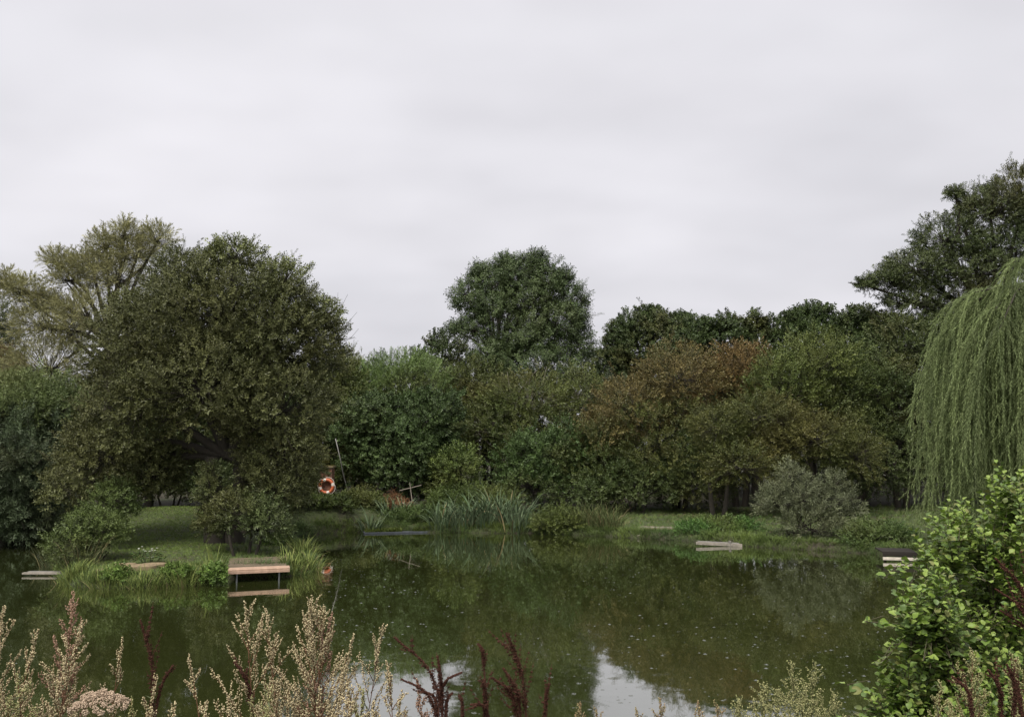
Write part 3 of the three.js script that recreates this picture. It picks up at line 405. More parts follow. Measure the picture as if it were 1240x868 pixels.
// white flowers
{
  const p = onLevel(178, 680, 0.35), g = thing('white_flower_plant', 'low leafy plant with white flowers beside the stone slabs', 'plant', V(p.x, ground(p.x, p.z), p.z)), r = rng(5), m = new MB(), f = new MB(), st = new MB();
  for (let k = 0; k < 150; k++) { const a = r() * 6.28, R = 0.42 * Math.sqrt(r()), h = 0.1 + 0.3 * r() * (1 - R); m.col = [0.05 + 0.05 * r(), 0.085 + 0.06 * r(), 0.03]; m.leaf(V(Math.cos(a) * R, h, Math.sin(a) * R), V(Math.cos(a), 0.3, Math.sin(a)).normalize(), V(-Math.cos(a) * 0.3, 1, -Math.sin(a) * 0.3).normalize(), 0.12, 0.08); }
  for (let k = 0; k < 15; k++) { const a = r() * 6.28, R = 0.38 * Math.sqrt(r()), c = V(Math.cos(a) * R + (k > 11 ? 0.4 : 0), k > 11 ? 0.2 : 0.36 + 0.1 * r(), Math.sin(a) * R); st.tube([V(c.x * 0.5, 0, c.z * 0.5), c], 0.004, 0.003, 4); for (let q = 0; q < 5; q++) { const b = q * 1.257, dd = V(Math.cos(b), 0.35, Math.sin(b)).normalize(); f.leaf(c, dd, V(-dd.x * 0.35, 1, -dd.z * 0.35).normalize(), 0.035, 0.03); } }
  part('leaves', m.geo(true), M.vleaf, g, 'stuff'); part('flowers', f.geo(), new THREE.MeshStandardMaterial({ color: 0xe8e8e0, roughness: 0.8, side: THREE.DoubleSide }), g, 'stuff'); part('stems', st.geo(), M.bark, g, 'stuff');
}

// ---------------------------------------------------------------- landings, planks, pillar, lifebuoy, brushwood
const woodTex = (c1, c2, seed) => { const t = noiseTex(256, (u, v) => { const n = 0.5 + 0.6 * fbm(u * 3 + seed, v * 60, seed, 4) + 0.25 * fbm(u * 14, v * 14, seed + 3, 3), s = clamp(0.5 + 1.2 * fbm(u * 4 + 5, v * 5, seed + 9, 3)); return [0, 1, 2].map(k => lerp(c1[k], c2[k], clamp(n)) * (0.82 + 0.3 * s)); }, true); return t; };
const woodMat = (c1, c2, seed) => { const t = woodTex(c1, c2, seed); return new THREE.MeshStandardMaterial({ map: t, bumpMap: t, bumpScale: 0.004, roughness: 0.85 }); };
const W = { fresh: [woodMat([0.62, 0.51, 0.43], [0.76, 0.65, 0.56], 1), woodMat([0.57, 0.47, 0.40], [0.71, 0.60, 0.52], 2)], old: [woodMat([0.32, 0.28, 0.22], [0.46, 0.41, 0.33], 3), woodMat([0.36, 0.31, 0.25], [0.50, 0.44, 0.36], 4), woodMat([0.29, 0.26, 0.20], [0.42, 0.38, 0.30], 5)], grey: [woodMat([0.46, 0.44, 0.40], [0.64, 0.61, 0.56], 6), woodMat([0.40, 0.39, 0.37], [0.58, 0.56, 0.53], 7)], edge: [woodMat([0.24, 0.26, 0.28], [0.38, 0.40, 0.42], 9)], dark: [woodMat([0.10, 0.085, 0.065], [0.17, 0.14, 0.11], 8)] };
function boardGeo(l, h, w) { const s = new THREE.Shape(); const b = 0.006; s.moveTo(-w / 2 + b, -h / 2); s.lineTo(w / 2 - b, -h / 2); s.lineTo(w / 2, -h / 2 + b); s.lineTo(w / 2, h / 2 - b); s.lineTo(w / 2 - b, h / 2); s.lineTo(-w / 2 + b, h / 2); s.lineTo(-w / 2, h / 2 - b); s.lineTo(-w / 2, -h / 2 + b); const g = new THREE.ExtrudeGeometry(s, { depth: l, bevelEnabled: false }); g.translate(0, 0, -l / 2); g.rotateY(Math.PI / 2); return g; }
const steel = new THREE.MeshStandardMaterial({ color: 0x7c7f80, roughness: 0.55, metalness: 0.7 });
function boardAt(name, g, mats, k, r, l, h, w, x, y, z, ry = 0, rx = 0, rz = 0) { const m = part(name, boardGeo(l, h, w), mats[k % mats.length], g); m.position.set(x, y, z); m.rotation.set(rx, ry, rz); return m; }
{ // landing on the point
  const a = onLevel(276, 691, 0.31), b = onLevel(350.5, 688, 0.31), L = a.distanceTo(b), mid = a.clone().lerp(b, 0.5), yaw = -Math.atan2(b.z - a.z, b.x - a.x), r = rng(3);
  const g = thing('wooden_landing', 'wooden fishing landing with a pale front board on the grassy point', 'landing', V(mid.x, 0, mid.z)); g.rotation.y = yaw;
  boardAt('fascia_board', g, W.fresh, 0, r, L, 0.075, 0.035, 0, 0.257, 0.02);
  for (let k = 0; k < 3; k++) boardAt('board', g, W.fresh, k, r, L + 0.02 * r(), 0.03, 0.14, 0.01 * (r() - 0.5), 0.312 + 0.003 * r(), -0.055 - k * 0.15);
  for (let k = 3; k < 16; k++) boardAt('board', g, W.old, k * 2 + (k > 6 ? 1 : 0), r, L * (0.93 + 0.06 * r()), 0.03, 0.14, 0.02 * (r() - 0.5) - 0.04, 0.312 + 0.006 * r(), -0.055 - k * 0.15, (r() - 0.5) * 0.012);
  for (const x of [-L * 0.36, L * 0.33]) { const m = part('post', new THREE.CylinderGeometry(0.024, 0.024, 1.1, 12), steel, g); m.position.set(x, -0.27, -0.06); }
  for (const x of [-L * 0.45, L * 0.45]) boardAt('joist', g, W.dark, 0, r, 2.3, 0.1, 0.05, x, 0.242, -1.2, Math.PI / 2);
}
{ // grey float plank
  const a = onLevel(30, 694, 0.05), b = onLevel(84, 694, 0.05), g = thing('grey_float_plank', 'long grey planks lying at water level beside the tall rush tussock', 'plank', V((a.x + b.x) / 2, 0, a.z)), L = b.x - a.x, r = rng(1);
  boardAt('plank', g, W.grey, 0, r, L, 0.05, 0.12, 0, 0.06, 0.1, 0.01); boardAt('plank', g, W.grey, 1, r, L * 0.96, 0.05, 0.12, 0.03, 0.07, -0.06, -0.01);
}
{ // slabs
  [[128, 690, 0.5, 0.2], [170, 686, 0.9, -0.1], [186, 684, 0.7, 0.1], [150, 684, 0.6, 0.3]].forEach(([x, y, s, ry], k) => { const p = onLevel(x, y, 0.34), g = new THREE.CylinderGeometry(s / 2, s / 2 * 1.04, 0.1, 7); const q = g.attributes.position; for (let i = 0; i < q.count; i++) { const n = 0.12 * noise3.noise(q.getX(i) * 4 + k * 9, 1, q.getZ(i) * 4); q.setX(i, q.getX(i) * (1 + n)); q.setZ(i, q.getZ(i) * (0.75 + n)); q.setY(i, q.getY(i) + 0.03 * n); } g.computeVertexNormals();
    const m = new THREE.Mesh(g, slabMat()); m.name = numbered('stone_slab'); m.position.set(p.x, ground(p.x, p.z) + 0.05, p.z); m.rotation.y = ry; m.userData = { label: 'flat tan stone slab set in the grass behind the sedge fringe', category: 'slab', group: 'stone slabs of the point' }; scene.add(m); });
  function slabMat() { return slabMat.m ??= new THREE.MeshStandardMaterial({ map: noiseTex(128, (u, v) => { const n = 0.9 + 0.5 * fbm(u * 8, v * 8, 2, 4); return [0.56 * n, 0.49 * n, 0.38 * n]; }, true), roughness: 0.95 }); }
}
{ // mossy edging plank
  const a = onLevel(440, 645, 0.03), b = onLevel(526, 643, 0.03), L = a.distanceTo(b), g = thing('edging_plank', 'low grey edging plank with moss on it at the far water edge', 'plank', V((a.x + b.x) / 2, 0, (a.z + b.z) / 2)), r = rng(2); g.rotation.y = -Math.atan2(b.z - a.z, b.x - a.x);
  boardAt('plank', g, W.edge, 0, r, L, 0.07, 0.05, 0, 0.015, 0.27); boardAt('plank', g, W.edge, 0, r, L, 0.04, 0.48, 0, 0.04, 0.0);
  const m = new MB(), q = rng(31); for (let k = 0; k < 2200; k++) { const x = (q() - 0.5) * L * 0.96, w = 0.7 + 0.5 * q(); if (noise3.noise(x * 1.3, 3, 1) < -0.12) continue; m.col = [0.115 * w, 0.15 * w, 0.035 * w]; m.blade(V(x, 0.06, (q() - 0.5) * 0.45), q() * 6.28, 0.3 + 0.6 * q(), 0.07 + 0.16 * q(), 0.018, 1, 2); }
  part('moss', m.geo(true), M.vcol, g, 'stuff');
}
function platform(label, px0, px1, py, y, depth, mats, nB, yaw) {
  const a = onLevel(px0, py, y), b = onLevel(px1, py + yaw, y), L = a.distanceTo(b), g = thing('bank_platform', label, 'landing', V((a.x + b.x) / 2, 0, (a.z + b.z) / 2)), r = rng(px0); g.rotation.y = -Math.atan2(b.z - a.z, b.x - a.x);
  const w = depth / nB; for (let k = 0; k < nB; k++) boardAt('board', g, mats, k, r, L * (0.97 + 0.03 * r()), 0.04, w * 0.93, (r() - 0.5) * 0.03, y - 0.02 + 0.006 * r(), -w * (k + 0.5), (r() - 0.5) * 0.01);
  for (const x of [-L * 0.42, L * 0.42]) { const m = part('post', new THREE.CylinderGeometry(0.04, 0.04, y + 0.7, 10), mats[0], g); m.position.set(x, (y - 0.04 - 0.7) / 2, -0.1); }
  return [g, L, r];
}
platform('worn grey bank platform set in the grass behind the low pegs', 772, 816, 639.5, 0.33, 1.1, W.old.concat(W.grey), 7, 1.2);
{ const a = onLevel(772, 649, 0.08), b = onLevel(800, 650, 0.08); const g = thing('edge_board', 'thin pale board at the water edge before the worn grey bank platform', 'plank', V((a.x + b.x) / 2, 0, a.z)), r = rng(4); boardAt('plank', g, W.grey, 0, r, b.x - a.x, 0.1, 0.04, 0, 0.07, 0, -0.04); const m = part('peg', new THREE.CylinderGeometry(0.03, 0.03, 0.7, 8), W.grey[0], g); m.position.set((b.x - a.x) / 2 + 0.1, -0.02, 0); }
{ const a = onLevel(843, 657, 0.12), b = onLevel(899, 660, 0.05), g = thing('sunken_plank', 'pale half sunken plank sloping into the water before the nettles', 'plank', V((a.x + b.x) / 2, 0, (a.z + b.z) / 2)), r = rng(4), L = a.distanceTo(b); g.rotation.y = -Math.atan2(b.z - a.z, b.x - a.x);
  boardAt('plank', g, W.grey, 0, r, L, 0.10, 0.05, 0, 0.07, 0, 0, 0, -0.04); boardAt('plank', g, W.grey, 1, r, L * 0.9, 0.03, 0.2, 0, 0.12, -0.14, 0, 0, -0.04); const m = part('post', new THREE.CylinderGeometry(0.05, 0.05, 0.9, 9), W.grey[1], g); m.position.set(L * 0.24, -0.26, -0.02); }
{ const [g, L, r] = platform('dark weathered landing with a white front board, beyond the alder', 1069, 1112, 668, 0.29, 1.1, W.dark, 7, 1); const wm = [woodMat([0.74, 0.70, 0.64], [0.88, 0.85, 0.8], 12)]; boardAt('front_board', g, wm, 0, r, L, 0.09, 0.035, 0, 0.09, 0.03); boardAt('fascia_board', g, W.dark, 0, r, L, 0.1, 0.03, 0, 0.215, 0.02); }
{ // brick pillar
  const p = atDepth(395, 606, 38.7), gy = ground(p.x, p.z) - 0.1, g = thing('brick_pillar', 'short brown brick pillar with a mossy cap on the bank, behind the lifebuoy', 'pillar', V(p.x, gy, p.z)), H = atDepth(395, 566, 38.7).y - gy;
  const bm = [[0.20, 0.095, 0.06], [0.24, 0.12, 0.075], [0.165, 0.085, 0.06]].map((c, k) => new THREE.MeshStandardMaterial({ color: new THREE.Color().setRGB(...c), roughness: 0.92, bumpMap: noiseTex(64, (u, v) => { const n = 0.5 + 0.7 * fbm(u * 9, v * 9, k, 3); return [n, n, n]; }), bumpScale: 0.004 }));
  const mort = new THREE.MeshStandardMaterial({ color: new THREE.Color().setRGB(0.22, 0.19, 0.155), roughness: 0.95 });
  const core = part('mortar_core', new THREE.BoxGeometry(0.54, H, 0.54), mort, g); core.position.y = H / 2;
  const r = rng(6), bg = new THREE.BoxGeometry(0.17, 0.063, 0.1), bg2 = new THREE.BoxGeometry(0.1, 0.063, 0.17), n = Math.floor(H / 0.075);
  for (let c = 0; c < n; c++) for (let s = 0; s < 4; s++) for (let k = 0; k < 3; k++) { const u = (k - 1) * 0.182 + (c % 2 ? 0.012 : -0.012), e = 0.232 + 0.006 * r(), m = part('brick', s % 2 ? bg2 : bg, bm[Math.floor(r() * 3)], g); m.position.set(s === 0 ? u : s === 2 ? -u : s === 1 ? e : -e, 0.04 + c * 0.075, s === 0 ? e : s === 2 ? -e : s === 1 ? u : -u); }
  const cap = part('cap', new THREE.BoxGeometry(0.68, 0.07, 0.68), new THREE.MeshStandardMaterial({ color: new THREE.Color().setRGB(0.2, 0.16, 0.09), roughness: 0.95, bumpMap: noiseTex(64, (u, v) => { const q = 0.5 + 0.7 * fbm(u * 6, v * 6, 8, 3); return [q, q, q]; }), bumpScale: 0.02 }), g); cap.position.y = H + 0.035;
  const mo = new MB(), q = rng(8); for (let k = 0; k < 160; k++) { mo.col = [0.10, 0.10, 0.03]; mo.blade(V((q() - 0.5) * 0.64, H + 0.07, (q() - 0.5) * 0.64), q() * 6.28, 0.5 * q(), 0.03 + 0.05 * q(), 0.02, 1, 2); } part('moss', mo.geo(true), M.vcol, g, 'stuff');
  // lifebuoy
  const lp = atDepth(394.5, 589, 38.2), b = thing('lifebuoy', 'orange and white lifebuoy hanging on the brick pillar', 'lifebuoy', V(lp.x, lp.y, p.z + 0.39));
  const om = new THREE.MeshStandardMaterial({ color: new THREE.Color().setRGB(0.5, 0.125, 0.05), roughness: 0.55 }), wm = new THREE.MeshStandardMaterial({ color: new THREE.Color().setRGB(0.68, 0.62, 0.55), roughness: 0.6 });
  for (let k = 0; k < 4; k++) { const a0 = k * Math.PI / 2 + 0.5; const seg = part('ring_section', new THREE.TorusGeometry(0.285, 0.072, 10, 14, Math.PI / 2 - 0.42), om, b); seg.rotation.z = a0; const band = part('white_band', new THREE.TorusGeometry(0.285, 0.074, 10, 8, 0.44), wm, b); band.rotation.z = a0 - 0.43; }
  const rope = new MB(); for (let k = 0; k < 4; k++) { const a0 = k * Math.PI / 2 + 0.28, pts = []; for (let q2 = 0; q2 <= 8; q2++) { const a = a0 + q2 / 8 * Math.PI / 2, R = 0.36 + 0.05 * Math.sin(q2 / 8 * Math.PI); pts.push(V(Math.cos(a) * R, Math.sin(a) * R, 0.02)); } rope.tube(pts, 0.011, 0.011, 5); } part('grab_rope', rope.geo(), wm, b);
  const hook = part('hook', new THREE.CylinderGeometry(0.015, 0.015, 0.16, 8), steel, b); hook.rotation.x = Math.PI / 2; hook.position.set(0, 0.22, -0.06);
}
{ // brushwood
  const p = atDepth(475, 600, 38.8), gy = ground(p.x, p.z), g = thing('brushwood_heap', 'heap of rust brown cut twigs with pale bare branches on the bank', 'brushwood', V(p.x, gy, p.z)), r = rng(14), t = new MB();
  for (let k = 0; k < 620; k++) { const a = r() * 6.28, R = 0.85 * Math.sqrt(r()), c = V(Math.cos(a) * R, 0.15 + 0.95 * r() * (1 - R * 0.8), Math.sin(a) * R * 0.6), d = unit(r); d.y *= 0.5; t.tube([c.clone().addScaledVector(d, -0.22), c.clone().add(unit(r).multiplyScalar(0.04)), c.clone().addScaledVector(d, 0.25)], 0.008, 0.004, 4); }
  part('twigs', t.geo(), M.rustTwig, g, 'stuff');
  const l = (pts, r0) => part('branch', new MB().tube(pts.map(([x, y, d]) => atDepth(x, y, d).sub(V(p.x, gy, p.z))), r0, r0 * 0.6, 7).geo(), M.deadWood, g);
  l([[484, 594, 38.6], [496, 591, 38.4], [510, 587.5, 38.2]], 0.024); l([[499, 606, 38.2], [497.5, 596, 38.25], [496, 584, 38.3]], 0.022); l([[486, 608, 38.2], [492, 612, 38], [499, 606, 38]], 0.02);
  const p2 = atDepth(455, 590, 40), y2 = ground(p2.x, p2.z), s = thing('grey_stump', 'grey broken stump leaning in front of the dark round bush', 'stump', V(p2.x, y2, p2.z));
  part('stump_wood', new MB().tube([V(-0.15, -0.1, 0), V(-0.05, 0.5, 0.02), V(0.12, 1.0, 0), V(0.14, atDepth(455, 562, 40).y - y2, 0.03)], 0.13, 0.05, 9).geo(), M.paleBark, s);
  const p3 = atDepth(411, 556, 40), y3 = ground(p3.x, p3.z), w = thing('bare_pole', 'thin whitish dead branch standing beside the dark round bush', 'branch', V(p3.x, y3, p3.z));
  part('branch_wood', new MB().tube([V(0.5, -0.1, -0.6), atDepth(415, 572, 39.8).sub(V(p3.x, y3, p3.z)), atDepth(412, 556, 38.9).sub(V(p3.x, y3, p3.z)), atDepth(406, 531, 39).sub(V(p3.x, y3, p3.z))], 0.028, 0.018, 6).geo(), new THREE.MeshStandardMaterial({ color: new THREE.Color().setRGB(0.5, 0.48, 0.45), roughness: 0.9 }), w);
}
{ // rings of rain drops
  const pr = [[0.0, 0.002], [0.012, 0.001], [0.022, 0.0006], [0.03, 0.004], [0.04, 0.0006], [0.052, 0.0035], [0.062, -0.001]].map(a => new THREE.Vector2(...a)), lg = new THREE.LatheGeometry(pr, 14), r = rng(66), items = [];
  while (items.length < 2200) { const d = 11 + 22 * Math.pow(r(), 0.9), x = (r() - 0.5) * d * 1.25; const z = -d; if (shoreDist(x, z) > -0.3) continue; if (fbm(x * 0.25, 9, z * 0.25, 3) < 0.02 + (r() < 0.35 ? -1 : 0)) continue; items.push([V(x, 0.001, z), UP, 0.2 + 0.5 * Math.pow(r(), 3), 1, 1, 1]); }
  const g = thing('rain_rings', 'small rings and specks of rain drops dotted over the pond', 'ripples'); g.userData.kind = 'stuff';
  const m2 = new THREE.MeshPhysicalMaterial({ color: waterMat.color, roughness: 0.05, ior: 1.9, clearcoat: 1, clearcoatRoughness: 0.03, side: THREE.DoubleSide }); fill(lg, m2, items, g, 'rings');
}

// ---------------------------------------------------------------- plants of the near bank
function place(px, py, d) { const tip = atDepth(px, py, d), gy = ground(tip.x, tip.z); return { tip, base: V(tip.x, gy, tip.z), H: tip.y - gy }; }
const TAN = [[0.31, 0.26, 0.145], [0.54, 0.46, 0.29]], GREENISH = [[0.20, 0.21, 0.085], [0.38, 0.36, 0.18]], PINKISH = [[0.28, 0.17, 0.12], [0.40, 0.27, 0.19]];
function mugwort(label, px, py, d, o = {}) {
  const { base, H } = place(px, py, d), r = rng(Math.round(px * 31 + py)), g = thing(o.name || 'mugwort', label, 'plant', base, o.group), st = new MB(), bu = new MB(), lf = new MB(), col = o.col || TAN;
  const lean = o.lean ?? (r() - 0.5) * 0.12, lz = (r() - 0.5) * 0.1, sway = (r() - 0.5) * 0.5, sway2 = (r() - 0.5) * 0.3, nod = 0, at = t => V(-lean * H * (1 - t) + sway * (t * t - t), H * t - nod * t * t * t * 0, lz * (1 - t) + sway2 * (t * t - t));
  st.col = o.stem || [0.16, 0.085, 0.05];
  const pts = []; for (let k = 0; k <= 8; k++) pts.push(at(k / 8).add(V(k % 8 ? (r() - 0.5) * 0.01 : 0, 0, 0))); st.tube(pts, 0.0055, 0.0014, 5);
  const bud = (c, ax, s) => { const w = 0.7 + 0.6 * r(), t = r(); bu.col = [0, 1, 2].map(q => lerp(col[0][q], col[1][q], t) * w); bu.octa(c, 0.0026 * s, ax, 0.0036 * s); };
  const raceme = (a, b, sp, s) => {                                       // buds packed along a twig from a to b
    const L = a.distanceTo(b), n = Math.round(L / sp * 1.15), dir = b.clone().sub(a).normalize();
    st.tube([a, a.clone().lerp(b, 0.5), b], 0.0012, 0.0007, 3);
    for (let k = 0; k <= n; k++) { const c = a.clone().lerp(b, k / n).add(unit(r).multiplyScalar(0.0095 * (1 - 0.6 * k / n))); bud(c, dir.clone().add(unit(r).multiplyScalar(0.5)).normalize(), s * (0.8 + 0.5 * r())); }
  };
  const from = o.from ?? 0.45, nb = Math.round((o.branches ?? 30) * 1), S = 1.15 * (o.bud ?? 1), bl = 1.15 * (o.blen ?? 0.3);
  for (let k = 0; k < nb; k++) {
    const t = from + (0.985 - from) * (k + r() * 0.6) / nb, a = k * 2.39996 + r(), p = at(t), u = 1 - (t - from) / (1 - from), L = (bl * Math.pow(u, 0.8) + 0.025) * (0.75 + 0.5 * r());
    const el = (o.rise ?? 0.85) + 0.3 * (1 - u) + (r() - 0.5) * 0.3, dir = V(Math.cos(a) * Math.cos(el), Math.sin(el), Math.sin(a) * Math.cos(el)), mid = p.clone().addScaledVector(dir, L * 0.5), end = mid.clone().addScaledVector(dir.clone().add(V(0, 0.6 - 0.7 * r(), 0)).add(unit(r).multiplyScalar(0.35)).normalize(), L * 0.5);
    if (u < 0.12) raceme(p, end, 0.0045, S);
    else {
      st.tube([p, mid, end], 0.0022, 0.0009, 4); raceme(mid.clone().lerp(p, 0.35), mid, 0.006, S); raceme(mid, end, 0.0042, S);
      const ns = Math.round((o.sub ?? 5) * u + 1); for (let q = 0; q < ns; q++) { const w = 0.25 + 0.65 * (q + r()) / ns, c = w < 0.5 ? p.clone().lerp(mid, w * 2) : mid.clone().lerp(end, w * 2 - 1), e = dir.clone().add(V(0, 0.7, 0)).add(unit(r).multiplyScalar(0.75)).normalize(); raceme(c, c.clone().addScaledVector(e, L * 0.33 * (1.1 - w) + 0.018), 0.0048, S); }
    }
    const nl = u > 0.3 ? 3 : 1; for (let q = 0; q < nl; q++) { const w = r(); lf.col = [0.085 * (0.7 + w), 0.10 * (0.7 + w), 0.052 * (0.7 + w)]; const e = dir.clone().multiplyScalar(0.7).add(unit(r).multiplyScalar(0.8)).normalize(), nn = V(0, 1, 0.2); nn.addScaledVector(e, -nn.dot(e)).normalize(); lf.leaf(p.clone().lerp(mid, r()), e, nn, 0.02 + 0.03 * r(), 0.007, 0.2, 0.3); }
  }
  raceme(at(Math.max(from, 0.88)), at(1), 0.003, S * 1.05);
  const low = o.leaves ?? 40; for (let k = 0; k < low; k++) { const t = 0.2 + (from + 0.15 - 0.2) * r(), a = r() * 6.28, e = V(Math.cos(a), 0.2 - 0.5 * r(), Math.sin(a)).normalize(), nn = V(0, 1, 0); nn.addScaledVector(e, -nn.dot(e)).normalize(); const w = 0.7 + 0.6 * r(); lf.col = [0.07 * w, 0.095 * w, 0.04 * w]; for (let q = 0; q < 3; q++) lf.leaf(at(t).addScaledVector(e, 0.02 + 0.025 * q), e.clone().add(unit(r).multiplyScalar(0.5)).normalize(), nn, 0.05, 0.011, 0.15, 0.4); }
  part('stem', st.geo(true), M.vcol, g); part('flower_spikes', bu.geo(true), M.vcol, g, 'stuff'); if (lf.i.length) part('leaves', lf.geo(true), M.vleaf, g, 'stuff');
}
function dock(label, tips, d, o = {}) {                                  // seed spikes of a dock plant, given as [tip px, py, foot px, foot py]
  const f = tips[0], foot = atDepth(f[2], f[3], d), base = V(foot.x, ground(foot.x, foot.z), foot.z), r = rng(Math.round(f[0] * 17)), g = thing('dock_plant', label, 'plant', base, 'dock plants gone to seed'), st = new MB(), sd = new MB();
  st.col = [0.09, 0.04, 0.03];
  for (const [tx, ty, fx, fy, k = 1] of tips) {
    const tip = atDepth(tx, ty, d).sub(base), ft = atDepth(fx, fy, d).sub(base), mid = ft.clone().lerp(tip, 0.5).add(V((fx - tx) * 0.0007, 0.03, 0)), z = (r() - 0.5) * 0.1, c = new THREE.CatmullRomCurve3([V(ft.x * 0.3, 0, 0), ft.clone().add(V(0, 0, z * 0.3)), mid.add(V(0, 0, z)), tip.add(V(0, 0, z))]), L = c.getLength();
    st.tube(c.getPoints(14), 0.005, 0.0012, 5);
    const whorls = (cv, len, rad, from) => {
      const n = Math.round(len / 0.0165);
      for (let q = 0; q < n; q++) {                                       // whorls of seeds with bare stem between them
        const t = (q + 0.4 * r()) / n; if (t < from && r() < 0.85) continue; const p = cv.getPoint(t), R = rad * (1.12 - t) * (0.5 + 0.75 * r()) + 0.0025, m = Math.round(9 + 420 * R);
        for (let j = 0; j < m; j++) { const a = r() * 6.28, w = 0.5 + r(), b = R * Math.sqrt(r()); sd.col = [0.066 * w, 0.028 * w, 0.019 * w]; sd.octa(p.clone().add(V(Math.cos(a) * b, (r() - 0.5) * 0.006 - b * 0.25, Math.sin(a) * b)), 0.0022, unit(r), 0.0034); }
      }
    };
    whorls(c, L, 0.0135 * k, 0.25);
    const nb = Math.round(7 * k * k); for (let q = 0; q < nb; q++) { const t = 0.35 + 0.5 * r(), p = c.getPoint(t), e = c.getTangent(t).add(unit(r).multiplyScalar(0.75)).normalize(), bl = (0.03 + 0.07 * r()) * k, cv = new THREE.QuadraticBezierCurve3(p, p.clone().addScaledVector(e, bl * 0.5), p.clone().addScaledVector(e, bl).add(V(0, bl * 0.3, 0))); st.tube(cv.getPoints(3), 0.0018, 0.0008, 3); whorls(cv, bl, 0.009, 0); }
  }
  part('stem', st.geo(true), M.vcol, g); part('seed_spikes', sd.geo(true), M.vcol, g, 'stuff');
}
{
  const gm = 'mugwort on the near bank';
  mugwort('tan mugwort, cut by the frame edge, over the white water', 4, 735, 3.9, { group: gm, branches: 34, blen: 0.3 });
  mugwort('slender tan mugwort with a single side spike, next to the edge one', 46, 762, 3.9, { group: gm, branches: 26, blen: 0.22, lean: 0.1 });
  mugwort('tall mugwort with a pinkish tip, behind the fluffy seed head', 89, 718, 4.1, { group: gm, branches: 34, col: PINKISH, blen: 0.2, from: 0.5 });
  mugwort('bushy tan mugwort just behind the fluffy seed head', 99, 752, 3.9, { group: gm, branches: 32, blen: 0.26 });
  mugwort('small wispy mugwort between the fluffy seed head and the crimson dock spike', 148, 772, 4.2, { group: gm, branches: 14, blen: 0.16, sub: 2 });
  mugwort('low tan mugwort beside the crimson dock spike', 190, 818, 3.8, { group: gm, branches: 18, blen: 0.18 });
  mugwort('open branched tan mugwort under the wooden landing', 296, 728, 3.9, { group: gm, branches: 22, blen: 0.4, sub: 6, rise: 0.8 });
  mugwort('leaning thin mugwort with three spikes under the point', 228, 792, 3.9, { group: gm, branches: 12, blen: 0.2, lean: -0.12 });
  mugwort('densest tan mugwort, a broad bush of spikes', 375, 726, 3.8, { group: gm, branches: 48, blen: 0.42, sub: 8, lean: 0.02 });
  mugwort('tan mugwort leaning out of the densest one', 322, 738, 3.9, { group: gm, branches: 26, blen: 0.24, lean: -0.16 });
  mugwort('rust tipped mugwort on the water side of the densest one', 402, 742, 3.9, { group: gm, branches: 30, blen: 0.22, col: PINKISH, lean: 0.06 });
  mugwort('sparse thin mugwort between the densest one and the leaning dock', 464, 756, 4.4, { group: gm, branches: 20, blen: 0.3, sub: 2, lean: 0.1, stem: [0.12, 0.07, 0.05] });
  mugwort('short pale mugwort at the foot of the sparse thin one', 468, 800, 3.8, { group: gm, branches: 24, blen: 0.2, leaves: 70 });
  mugwort('short brown mugwort among the leaning dock spikes', 505, 822, 4.0, { group: gm, branches: 18, blen: 0.14, col: PINKISH });
  mugwort('low green mugwort under the densest one', 330, 830, 3.5, { group: gm, branches: 26, blen: 0.16, col: GREENISH, leaves: 80 });
  mugwort('low ochre mugwort beside the open branched one', 275, 838, 3.6, { group: gm, branches: 22, blen: 0.16, leaves: 60 });
  mugwort('low mugwort hiding the root of the densest one', 420, 822, 3.5, { group: gm, branches: 26, blen: 0.18, leaves: 70 });
  mugwort('low mugwort at the root of the edge one', 20, 815, 3.6, { group: gm, branches: 24, blen: 0.2, leaves: 50, col: GREENISH });
  mugwort('low mugwort behind the fluffy seed head, leaning to the water', 70, 812, 3.7, { group: gm, branches: 24, blen: 0.2, leaves: 50 });
  [[12, 842], [52, 846], [90, 856], [160, 846], [212, 850], [250, 856], [305, 842], [350, 838], [388, 834], [440, 834], [452, 850], [484, 846]].forEach(([x, y], k) => mugwort('low tan mugwort tuft filling in at the foot of the taller mugwort', x, y, 3.55 + 0.1 * (k % 4), { group: 'low mugwort tufts', branches: 26, from: 0.3, blen: 0.2, leaves: 70, col: k % 3 ? TAN : GREENISH }));
  const gg = 'green flowering weeds before the open water';
  [[958, 800, 4.2, 'taller green goosefoot with a white tufted top'], [988, 802, 4.2, 'green goosefoot with two white tufted tips'], [925, 826, 4.1, 'low green goosefoot spreading over the water'], [1010, 838, 4.1, 'low green goosefoot against the alder'], [895, 846, 4.0, 'small green goosefoot tuft beside the mirrored sky'], [940, 835, 3.9, 'bushy green goosefoot below the white tufted tops'], [975, 830, 3.9, 'bushy yellow green goosefoot below the white tufted tops']].forEach(([x, y, d, l]) => mugwort(l, x, y, d, { name: 'goosefoot', group: gg, col: GREENISH, branches: 60, from: 0.35, blen: 0.24, leaves: 120, sub: 7, stem: [0.13, 0.14, 0.06], bud: 0.95, rise: 0.7 }));
  [[800, 846, 'rosy tipped weed below the mirrored sky gap'], [845, 850, 'ochre weed below the mirrored sky gap'], [770, 858, 'rosy low weed by the mirrored sky gap'], [703, 850, 'small rosy weed by the mirrored sky'], [722, 858, 'little rosy weed by the mirrored sky gap edge'], [868, 852, 'ochre green weed beside the goosefoot']].forEach(([x, y, l]) => mugwort(l, x, y, 4.0, { name: 'redshank', group: gg, col: [[0.25, 0.16, 0.10], [0.34, 0.30, 0.15]], branches: 26, blen: 0.16, leaves: 70, stem: [0.16, 0.13, 0.06], bud: 0.9 }));
